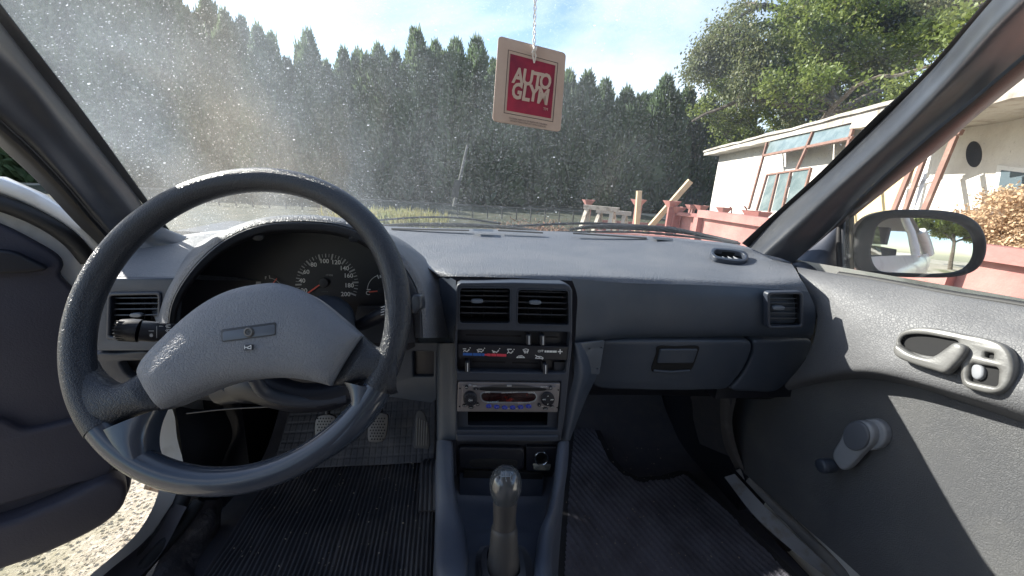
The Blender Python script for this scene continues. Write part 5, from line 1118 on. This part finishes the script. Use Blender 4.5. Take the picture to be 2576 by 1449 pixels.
# ---- right footwell side
mk('kick_panel', *loft([rail((1725, 975, .95), (1740, 1010, .97), (1745, 1060, 1.0), (1770, 1150, 1.0)), rail((1800, 980, .84), (1812, 1040, .86), (1815, 1100, .88), (1850, 1185, .87)), rail((1850, 980, .79), (1838, 1030, .82), (1840, 1090, .84), (1868, 1180, .84))], 20, 12), carpet, car)
mk('door_seal', *loft([rail((1812, 985, .83), (1812, 1060, .85), (1822, 1120, .85), (1850, 1180, .84)), rail((1828, 985, .815), (1826, 1060, .83), (1838, 1120, .83), (1862, 1178, .82)), rail((1856, 985, .80), (1842, 1060, .825), (1852, 1120, .825), (1878, 1195, .81))], 24, 12), mat('seal_grey', (.085, .08, .08), .6, ('noise', 60, .002), [(20, (.13, .12, .12), .5, .7, (1, 1, 1))]), car)
mk('sill_trim', *loft([rail((1850, 1183, .83), (1950, 1290, .72), (2060, 1400, .62), (2150, 1490, .545), (2300, 1640, .45)), rail((1866, 1178, .825), (1968, 1282, .715), (2080, 1388, .615), (2175, 1480, .54), (2330, 1620, .45)), rail((1880, 1190, .83), (1985, 1290, .72), (2100, 1400, .62), (2200, 1490, .545), (2360, 1630, .45))], 24, 10), mat('sill_plastic', (.11, .11, .115), .5, ('noise', 50, .002), [(12, (.16, .155, .15), .5, .7, (1, 1, 1))]), car)
mk('sill_metal', *loft([rail((1822, 1200, .82), (1900, 1300, .72), (2000, 1390, .635), (2090, 1460, .57)), rail((1848, 1192, .815), (1938, 1288, .715), (2046, 1388, .625), (2140, 1475, .56))], 20, 4), mat('bare_white', (.19, .20, .22), .5, None, [(25, (.15, .14, .13), .5, .62, (1, 1, 1))]), car, label='exposed scuffed painted sill beside the passenger carpet')
plate('sill_hole', smooth(circ(1905, 1297, 12, 7, 12), 20), Plane(at(1905, 1297, Y=.752), (-.7, -.4, .6)), deep, car, h=.006, thick=.004, bev=.0005)
mk('floor_carpet', *loft([rail((1770, 1150, 1.0), (1850, 1290, .85), (1960, 1400, .74), (2060, 1480, .66)), rail((1800, 1160, .93), (1880, 1295, .79), (1990, 1400, .69), (2090, 1475, .62)), rail((1835, 1195, .87), (1910, 1300, .77), (2020, 1392, .67), (2110, 1470, .60))], 20, 8), carpet, car)

# ---- passenger door (closed)
DX = [[(1996, 666, .73, .66), ],]
def dr(P): return [at(x, y, X=X) for x, y, X in P]
rd = [
    dr([(2004, 672, .690), (2100, 688, .705), (2200, 703, .712), (2400, 740, .72), (2576, 768, .725), (2900, 830, .73)]),
    dr([(2006, 678, .672), (2100, 694, .690), (2200, 710, .70), (2400, 748, .708), (2576, 778, .713), (2900, 842, .72)]),
    dr([(2012, 692, .660), (2100, 716, .672), (2200, 737, .68), (2400, 782, .685), (2576, 822, .69), (2900, 900, .695)]),
    dr([(2036, 740, .655), (2110, 760, .657), (2210, 785, .66), (2400, 830, .665), (2576, 868, .668), (2900, 950, .67)]),
    dr([(2056, 800, .652), (2120, 830, .645), (2220, 855, .645), (2400, 895, .650), (2576, 935, .652), (2900, 1020, .655)]),
    dr([(2038, 880, .652), (2110, 895, .640), (2220, 905, .636), (2400, 945, .640), (2576, 985, .642), (2900, 1090, .645)]),
    dr([(1990, 950, .665), (2080, 938, .645), (2200, 935, .638), (2400, 985, .642), (2576, 1034, .645), (2900, 1150, .648)]),
    dr([(1950, 984, .685), (2060, 957, .665), (2180, 946, .660), (2300, 966, .662), (2440, 1010, .665), (2576, 1056, .668), (2900, 1190, .67)]),
    dr([(1955, 990, .69), (2060, 964, .683), (2180, 953, .682), (2300, 973, .684), (2440, 1018, .686), (2576, 1065, .688), (2900, 1200, .69)])]
door = mk('passenger_door', *loft(rd, 60, 60), doorup, car, label='closed passenger door, leather-grained upper with bright sunlit ledge')
lowr = [dr([(1930, 990, .70), (2060, 958, .69), (2180, 948, .69), (2300, 968, .69), (2440, 1010, .69), (2576, 1056, .69), (2900, 1190, .69)]),
        dr([(1850, 1010, .71), (2000, 1060, .70), (2160, 1080, .692), (2300, 1100, .69), (2440, 1140, .69), (2576, 1180, .69), (2900, 1300, .69)]),
        dr([(1835, 1090, .715), (2000, 1180, .70), (2160, 1230, .692), (2300, 1260, .69), (2440, 1300, .69), (2576, 1340, .69), (2900, 1460, .69)]),
        dr([(1872, 1190, .715), (1985, 1290, .70), (2110, 1400, .692), (2200, 1480, .69), (2300, 1560, .69), (2450, 1660, .69), (2900, 1800, .69)])]
mk('lower_door_card', *loft(lowr, 50, 40), doorlo, door, label='plain vinyl lower card, half in sun')
tube('belt_seal', dr([(2110, 690, .712), (2200, 704, .715), (2400, 741, .722), (2576, 769, .726), (2900, 832, .73)]), .006, rubber, door, n=8, sm=24)
tube('belt_seal', dr([(2110, 698, .704), (2200, 714, .706), (2400, 755, .712), (2576, 786, .716), (2900, 850, .72)]), .0025, handlem, door, n=6, sm=24)
HPd = Plane.three(at(2270, 860, X=.644), at(2560, 930, X=.650), at(2430, 985, X=.638))
bz = [(2264, 872), (2268, 850), (2284, 834), (2310, 827), (2357, 828), (2432, 842), (2507, 858), (2540, 874), (2558, 900), (2563, 930), (2556, 962), (2536, 986), (2510, 993), (2470, 986), (2436, 973), (2428, 950), (2425, 915), (2380, 915), (2310, 905), (2272, 895)]
op = [(2276, 862), (2284, 849), (2305, 844), (2340, 845), (2382, 852), (2422, 863), (2416, 880), (2395, 896), (2360, 899), (2320, 892), (2284, 876)]
hb = plate('handle_bezel', [smooth(bz, 70), smooth(op, 40), quad((2491, 889), (2512, 892), (2511, 906), (2490, 902), 3), quad((2452, 916), (2526, 928), (2522, 977), (2448, 962), 10)], HPd, handlem, door, h=.012, thick=.016, bev=.004)
pocket('handle_cup', smooth(op, 30), HPd, -.004, deep, door, h0=.009)
plate('lock_recess', quad((2446, 910), (2532, 922), (2528, 984), (2442, 966), 6), HPd, deep, door, h=.004, thick=.004, bev=.0005)
plate('lock_slot', quad((2488, 886), (2514, 889), (2513, 908), (2488, 905), 1), HPd, deep, door, h=.0045, thick=.004, bev=.0005)
plate('lock_button', smooth([(2454, 928), (2460, 920), (2476, 921), (2486, 930), (2484, 950), (2470, 958), (2456, 950)], 30), HPd, crankm, door, h=.010, thick=.01, bev=.003)
plate('door_lever', smooth([(2272, 877), (2280, 872), (2292, 879), (2312, 892), (2340, 902), (2362, 905), (2380, 899), (2405, 882), (2426, 869), (2446, 872), (2455, 882), (2450, 898), (2427, 925), (2404, 944), (2372, 937), (2312, 918), (2278, 902), (2271, 890)], 70), HPd, handlem, door, h=.024, thick=.014, bev=.005)
WPd = Plane.three(at(2187, 1094, X=.690), at(2300, 1094, X=.690), at(2187, 1200, X=.692))
plate('crank_base', circ(2204, 1092, 40, 40, 36), WPd, crankm, door, h=.014, thick=.014, bev=.004)
plate('window_crank', smooth([(2190, 1056), (2215, 1062), (2228, 1085), (2224, 1110), (2200, 1135), (2150, 1180), (2128, 1160), (2122, 1140), (2140, 1105), (2155, 1075), (2170, 1060)], 60), WPd, crankm, door, h=.028, thick=.014, bev=.005)
plate('crank_cap', smooth(circ(2187, 1094, 34, 37, 20), 40), WPd, mat('crank_cap_grey', (.10, .11, .13), .4), door, h=.032, thick=.01, bev=.003)
kk0 = WPd.p(2118, 1168, .022)
lathe('crank_knob', kk0, WPd.n, [(0, .012), (.006, .0135), (.022, .0145), (.028, .0135), (.031, .010)], bezelm, door, n=24)
# quarter triangle and front channel
mk('mirror_triangle', *loft([rail((1990, 664, .86), (2040, 612, .86), (2100, 552, .855)), rail((2000, 672, .83), (2060, 625, .835), (2108, 560, .84)), rail((2010, 680, .80), (2060, 682, .80), (2108, 690, .80))], 14, 8), bezelm, door)
for x0, x1, m, d in ((2112, 2114, rubber, 0), (2122, 2124, pillm, .004), (2132, 2134, rubber, .006), (2142, 2143, mat('brass_seal', (.12, .10, .07), .5), .01)):
    tube('glass_channel', rail((x0, 545-(x0-2112)*.6, .82-d), (x1-4, 620, .80-d), (x1, 692+(x0-2112)*.25, .785-d)), .0055, m, door, n=8, sm=10)
# side glass
mk('door_glass', *loft([dr([(2120, 695, .722), (2400, 750, .728), (2600, 790, .732), (2900, 850, .735)]), dr([(2130, 540, .715), (2400, 500, .70), (2700, 450, .69), (2950, 400, .68)]), dr([(2160, 525, .70), (2390, 340, .66), (2600, 170, .62), (2850, -20, .58)])], 20, 10), sideglass, door)
# ---- door mirror
mc_ = at(2320, 615, X=.93); di_ = (mc_-CAM)/np.linalg.norm(mc_-CAM); ro_ = np.array([-.13, -1, .05]); ro_ /= np.linalg.norm(ro_)
MP = Plane(mc_, ro_-di_)
mo = [(2150, 600), (2160, 570), (2185, 545), (2230, 530), (2300, 527), (2380, 531), (2430, 543), (2462, 568), (2477, 605), (2474, 645), (2455, 675), (2420, 692), (2360, 698), (2280, 696), (2200, 692), (2165, 685), (2148, 660)]
mi = [(2196, 600), (2204, 570), (2228, 552), (2280, 548), (2360, 552), (2410, 562), (2440, 582), (2453, 612), (2450, 650), (2430, 675), (2390, 687), (2320, 689), (2240, 686), (2210, 680), (2194, 660), (2189, 630)]
mir = plate('door_mirror', [smooth(mo, 70), smooth(mi, 60)], MP, rubber, car, h=.010, thick=.02, bev=.007, label='passenger door mirror in a dark oval housing')
P = np.array([MP.uv(*q) for q in smooth(mo, 70)]); c = P.mean(0); V = []
for sc, h in ((1, -.005), (1.0, -.03), (.93, -.06), (.7, -.085), (.3, -.098)): V += [MP.w(c+(q-c)*sc, h) for q in P]
mk('housing', V, [(k*70+i, k*70+(i+1) % 70, (k+1)*70+(i+1) % 70, (k+1)*70+i) for k in range(4) for i in range(70)]+[tuple(range(280, 350))], whitep, mir)
Pm = np.array([MP.uv(*q) for q in smooth(mi, 60)]); cm = Pm.mean(0); V = []
for sc in (1.02, .9, .75, .6, .45, .3, .15, .02): V += [MP.w(cm+(q-cm)*sc, .004-np.sum(((q-cm)*sc)**2)/(2*.9)) for q in Pm]
mk('mirror_glass', V, [(k*60+i, k*60+(i+1) % 60, (k+1)*60+(i+1) % 60, (k+1)*60+i) for k in range(7) for i in range(60)]+[tuple(range(420, 480))], mirrorm, mir)
mk('mirror_arm', *loft([[MP.p(2150, 590, -.02), MP.p(2146, 640, -.02), MP.p(2160, 688, -.02)], rail((2130, 600, .84), (2126, 650, .83), (2130, 690, .82))], 8, 4), rubber, mir)

# ---- driver door (open)
Hn = np.array([-.80, .93, .6]); DD = Plane(Hn, (.6, -.8, 0), (-.8, -.6, 0))
ddoor = plate('driver_door', [(-500, 410), (0, 448), (110, 496), (200, 562), (262, 618), (300, 700), (330, 800), (340, 1000), (345, 1200), (322, 1255), (284, 1302), (150, 1376), (0, 1428), (-500, 1590)], DD, whitep, car, h=-.03, thick=.04, bev=.004, label='open driver door seen from its inner side, dark trim with white painted edges')
d2 = DD.off(-.024)
def dtube(P, r_, m, name, h=0): return tube(name, [DD.p(x, y, h) for x, y in P], r_, m, ddoor, n=10, sm=30)
dtube([(-300, 395), (0, 470), (110, 520), (190, 572), (245, 632)], .014, whitep, 'sill_edge', -.024)
dtube([(-300, 450), (0, 514), (110, 560), (180, 608), (225, 660)], .015, rubber, 'belt_rubber', -.014)
card = smooth([(-500, 480), (-200, 500), (0, 566), (70, 600), (150, 650), (158, 672), (150, 690), (185, 730), (215, 760), (232, 800), (240, 900), (258, 1040), (290, 1150), (330, 1200), (322, 1245), (282, 1295), (150, 1366), (0, 1418), (-500, 1570)], 110)
dkm = mat('door_card_dark', (.034, .034, .052), .7, ('noise', 300, .0006), [(6, (.042, .042, .06), .4, .7, (1, 1, 1))])
plate('door_card', card, DD, dkm, ddoor, h=.0, thick=.02, bev=.008)
plate('armrest', smooth([(-400, 1030), (0, 1046), (60, 1070), (110, 1066), (170, 1052), (250, 1040), (262, 1075), (285, 1150), (280, 1180), (140, 1220), (0, 1262), (-400, 1330)], 70), DD, dkm, ddoor, h=.018, thick=.02, bev=.008)
plate('door_pocket', smooth([(-400, 1355), (0, 1290), (140, 1240), (282, 1180), (315, 1196), (312, 1240), (270, 1285), (140, 1352), (0, 1402), (-400, 1530)], 70), DD, dkm, ddoor, h=.045, thick=.045, bev=.012)
plate('handle_pod', smooth([(-200, 640), (0, 626), (40, 632), (80, 650), (120, 672), (90, 680), (0, 684), (-200, 690)], 50), DD, black, ddoor, h=.02, thick=.02, bev=.005)
# ---- wipers on the outside of the screen
wr = tube('wiper', rail((1432, 578, 1.22), (1480, 571, 1.22), (1600, 572, 1.20), (1700, 580, 1.16), (1780, 594, 1.10), (1856, 610, 1.02)), [.004, .007, .010, .009, .006, .004], rubber, car, n=8, sm=40, label='passenger side wiper lying across the foot of the screen')
tube('wiper_arm', rail((1250, 572, 1.24), (1350, 566, 1.24), (1480, 562, 1.24), (1580, 566, 1.22), (1700, 574, 1.18)), .004, black, wr, n=6, sm=30)
tube('blade', rail((1400, 584, 1.21), (1500, 583, 1.20), (1620, 585, 1.18), (1740, 596, 1.12), (1862, 613, 1.01)), .0035, rubber, wr, n=6, sm=30)
wl_ = tube('wiper', rail((940, 568, 1.24), (1050, 565, 1.25), (1180, 567, 1.25), (1290, 573, 1.23), (1350, 580, 1.20)), [.003, .006, .007, .006, .003], rubber, car, n=8, sm=40, label='driver side wiper at the foot of the screen')
tube('wiper_arm', rail((930, 556, 1.26), (1050, 547, 1.28), (1150, 548, 1.28), (1260, 562, 1.26)), .003, black, wl_, n=6, sm=30)
mk('scuttle', *loft([rail((430, 596, .97), (800, 590, 1.15), (1100, 586, 1.24), (1400, 592, 1.24), (1700, 606, 1.14), (1880, 632, .96)), rail((430, 604, 1.2), (800, 596, 1.4), (1100, 590, 1.5), (1400, 598, 1.5), (1700, 612, 1.4), (1880, 640, 1.2))], 20, 4), black, car)

# ================================================================== loose things
def ribbed(outline_px, plf, m, name, label, cat, org, ribfn):
    pass
# driver's rubber mat: a floor sheet and a toe board, both ribbed
mt = thing('rubber_floor_mat', 'ribbed black rubber mat in the driver footwell, dusty', 'floor mat', (-.36, .85, .30))
def sheetgrid(name, TL, TR, BR, BL, nx, ny_, hfun, m, parent, lift=0):
    TL, TR, BR, BL = map(lambda q: np.array(q, float), (TL, TR, BR, BL)); V = []
    nn = np.cross(TR-TL, BL-TL); nn /= -np.linalg.norm(nn)
    if nn[2] < 0: nn = -nn
    for j in range(ny_):
        v = j/(ny_-1)
        for i in range(nx):
            u = i/(nx-1); p = (TL*(1-u)+TR*u)*(1-v)+(BL*(1-u)+BR*u)*v; V.append(p+nn*(hfun(u, v)+lift))
    Fq = np.array([(j*nx+i, j*nx+i+1, (j+1)*nx+i+1, (j+1)*nx+i) for j in range(ny_-1) for i in range(nx-1)])
    return mk(name, V, Fq, m, parent)
def rib(n): return lambda u, v: .004*max(0, math.sin(u*n*2*math.pi))**.5 if math.sin(u*n*2*math.pi) > 0 else 0
hf = lambda u, v: (.005 if (u*44) % 1 < .5 else 0)+.010*mnoise.noise(Vector((u*4, v*4, 1)))+.006*mnoise.noise(Vector((u*11, v*9, 3)))
sheetgrid('mat_floor', (-.60, 1.04, .305), (-.145, 1.04, .305), (-.13, .42, .305), (-.62, .42, .305), 265, 60, hf, matrub, mt, .006)
hg = lambda u, v: (.003 if (u*26) % 1 > .14 and (v*13) % 1 > .14 else 0)+.006*mnoise.noise(Vector((u*4, v*4, 7)))
sheetgrid('mat_toeboard', (-.58, 1.27, .54), (-.15, 1.28, .56), (-.145, 1.03, .312), (-.60, 1.03, .312), 210, 100, hg, matrub, mt, .012)
tube('mat_rim', [(-.60, 1.04, .318), (-.40, 1.035, .322), (-.145, 1.04, .32)], .006, matrub, mt, n=8, sm=20)
tube('mat_rim', [(-.15, 1.28, .58), (-.135, 1.15, .46), (-.13, 1.04, .34), (-.115, .9, .33), (-.12, .7, .33), (-.115, .42, .33)], .010, matrub, mt, n=8, sm=40)
for k in range(4): tube('mat_fold', [(-.135-.012*k, 1.02, .33), (-.140-.012*k, .98, .345), (-.137-.012*k, .90, .335), (-.135-.012*k, .84, .32)], .006, matrub, mt, n=6, sm=14)
# passenger carpet mat
pm = thing('carpet_floor_mat', 'dark ribbed carpet mat in the passenger footwell', 'floor mat', (.45, .85, .30))
fp = Plane((.4, .8, .303), (0, 0, 1), (1, 0, 0))
ol = [(1428, 1078), (1470, 1072), (1505, 1078), (1520, 1110), (1545, 1160), (1570, 1190), (1605, 1207), (1660, 1203), (1705, 1190), (1730, 1192), (1790, 1245), (1860, 1310), (1940, 1390), (2010, 1460), (2200, 1700), (1390, 1700), (1392, 1449), (1408, 1250)]
plate('mat_edge', ol, fp, mat('mat_binding', (.02, .02, .024), .9, ('noise', 300, .003)), pm, h=.012, thick=.01, bev=.004)
oi = []
P = np.array([fp.uv(*q) for q in ol]); 
if area(P) < 0: P = P[::-1]
Pi = inset(P, .022)
from mathutils.geometry import intersect_point_tri_2d
# ribbed pile clipped to the outline
def inside(q, poly):
    x, y = q; c = False; n = len(poly); j = n-1
    for i in range(n):
        if (poly[i][1] > y) != (poly[j][1] > y) and x < (poly[j][0]-poly[i][0])*(y-poly[i][1])/(poly[j][1]-poly[i][1])+poly[i][0]: c = not c
        j = i
    return c
x0, y0 = Pi.min(0); x1, y1 = Pi.max(0); y0 = max(y0, -.55)
nx = 200; ny_ = 150; gxs = np.linspace(x0, x1, nx); gys = np.linspace(y0, y1, ny_)
ins = np.array([[inside((x, y), Pi) for x in gxs] for y in gys])
r = np.random.default_rng(2); V = []
for j, y in enumerate(gys):
    for i, x in enumerate(gxs):
        rb = .0035*max(0, math.sin((x*.96+y*.28)*2*math.pi/.0165)); V.append(fp.w((x, y), .013+rb+r.uniform(0, .0022)))
Fq = np.array([(j*nx+i, j*nx+i+1, (j+1)*nx+i+1, (j+1)*nx+i) for j in range(ny_-1) for i in range(nx-1) if ins[j, i] and ins[j+1, i+1] and ins[j, i+1] and ins[j+1, i]])
mk('mat_pile', V, Fq, matcar, pm)

# hanging air freshener card
cTL, cTR, cBR, cBL = (1253.6, 90.4), (1423.6, 134.4), (1409.6, 332.4), (1238.6, 304.4)
AP = Plane(at(1340, 215, Y=.42), (-.05, -1, .05)); AP = Plane(AP.O, AP.n, AP.p(*cTR)-AP.p(*cTL))
af = thing('air_freshener_card', 'cream card air freshener with red square reading AUTO GLYM, hanging on a twisted white string', 'air freshener', tuple(at(1340, 330, Y=.42)))
plate('card', quad(cTL, cTR, cBR, cBL, 10), AP, cardm, af, h=.0012, thick=.0024, bev=.0004)
def cp_(x, y): return (1223.6+x/5.0, 64.4+y/5.0)
fr_o = [cp_(272, 308), cp_(900, 475), cp_(835, 1217), cp_(217, 1103)]; fr_i = [cp_(279, 316), cp_(892, 481), cp_(828, 1208), cp_(225, 1096)]
plate('printed_border', [fr_o, fr_i], AP, cardl, af, h=.0014, thick=.0004, bev=0)
plate('red_square', [cp_(300, 360), cp_(865, 508), cp_(808, 1172), cp_(252, 1070)], AP, cardr, af, h=.0015, thick=.0005, bev=0)
cln = (cp_(253, 1070), cp_(808, 1172))
cream = mat('card_letter', (.60, .47, .40), .7)
def letters(s, x, y, hp, wd, bold, h=.0019, m=cream):
    o = text(s, AP, *cp_(x, y), hp/5.0, m, af, h=h, along=((cp_(340, 730)), (cp_(790, 820))), bold=bold, wide=wd); return o
for s, x, y, wd in (('A', 400, 650, .80), ('U', 518, 670, .80), ('T', 640, 705, .82), ('O', 738, 720, .74)): letters(s, x, y, 185, wd, .035)
for s, x, y, wd in (('G', 383, 840, .72), ('L', 497, 865, .80), ('Y', 590, 870, .80), ('M', 710, 905, .74)): letters(s, x, y, 190, wd, .035)
letters('TM', 740, 1058, 34, 1, .0)
text('CAUTION: KEEP OUT OF REACH OF CHILDREN.', AP, *cp_(524, 1210), 4.0, cardl, af, h=.0016, along=cln, wide=.86); text('DO NOT MAKE CONTACT WITH SURFACES.', AP, *cp_(522, 1240), 4.0, cardl, af, h=.0016, along=cln, wide=.86)
c0 = AP.p(*cp_(597, 480), .002); knot = AP.p(*cp_(590, 310), .004); tp_ = at(1346, 0, Y=.42); tp2 = at(1350, -150, Y=.42)
def twist(a, b, n, r_, ph, tw): 
    out = []
    for i in range(n): f = i/(n-1); q = a+(b-a)*f; out.append(q+r_*np.array([math.cos(ph+tw*f), math.sin(ph+tw*f), 0]))
    return out
for ph in (0, math.pi): tube('string', twist(knot, tp2, 60, .0010, ph, 40), .0006, cordm, af, n=5)
tube('string', [c0, c0*.5+knot*.5+np.array([.0015, -.001, 0]), knot], .0008, cordm, af, n=5); tube('string', [c0, c0*.5+knot*.5-np.array([.0015, .001, 0]), knot], .0008, cordm, af, n=5)
tube('knot', [knot+np.array([-.0015, 0, -.004]), knot+np.array([.001, -.001, 0]), knot+np.array([-.001, 0, .003])], [.001, .0022, .001], cordm, af, n=8, sm=8)

# crumbs, dry leaf bits and dust specks on the mats
r = np.random.default_rng(12); n = 170
P = np.c_[r.uniform(-.58, -.15, n), r.uniform(.5, 1.02, n), np.full(n, .325)]; P = np.r_[P, np.c_[r.uniform(.2, .6, n), r.uniform(.5, 1.05, n), np.full(n, .321)]]
V, Fq = sprig_mesh(P, r.normal(0, 1, P.shape)*[1, 1, .15], r.uniform(.002, .006, len(P)), r.uniform(.0008, .002, len(P)), 8)
top(mk('crumbs', V, Fq, mat('crumb', (.35, .30, .24), .9), smooth=False), 'small crumbs and grit scattered over both footwell mats', 'crumbs', kind='stuff')
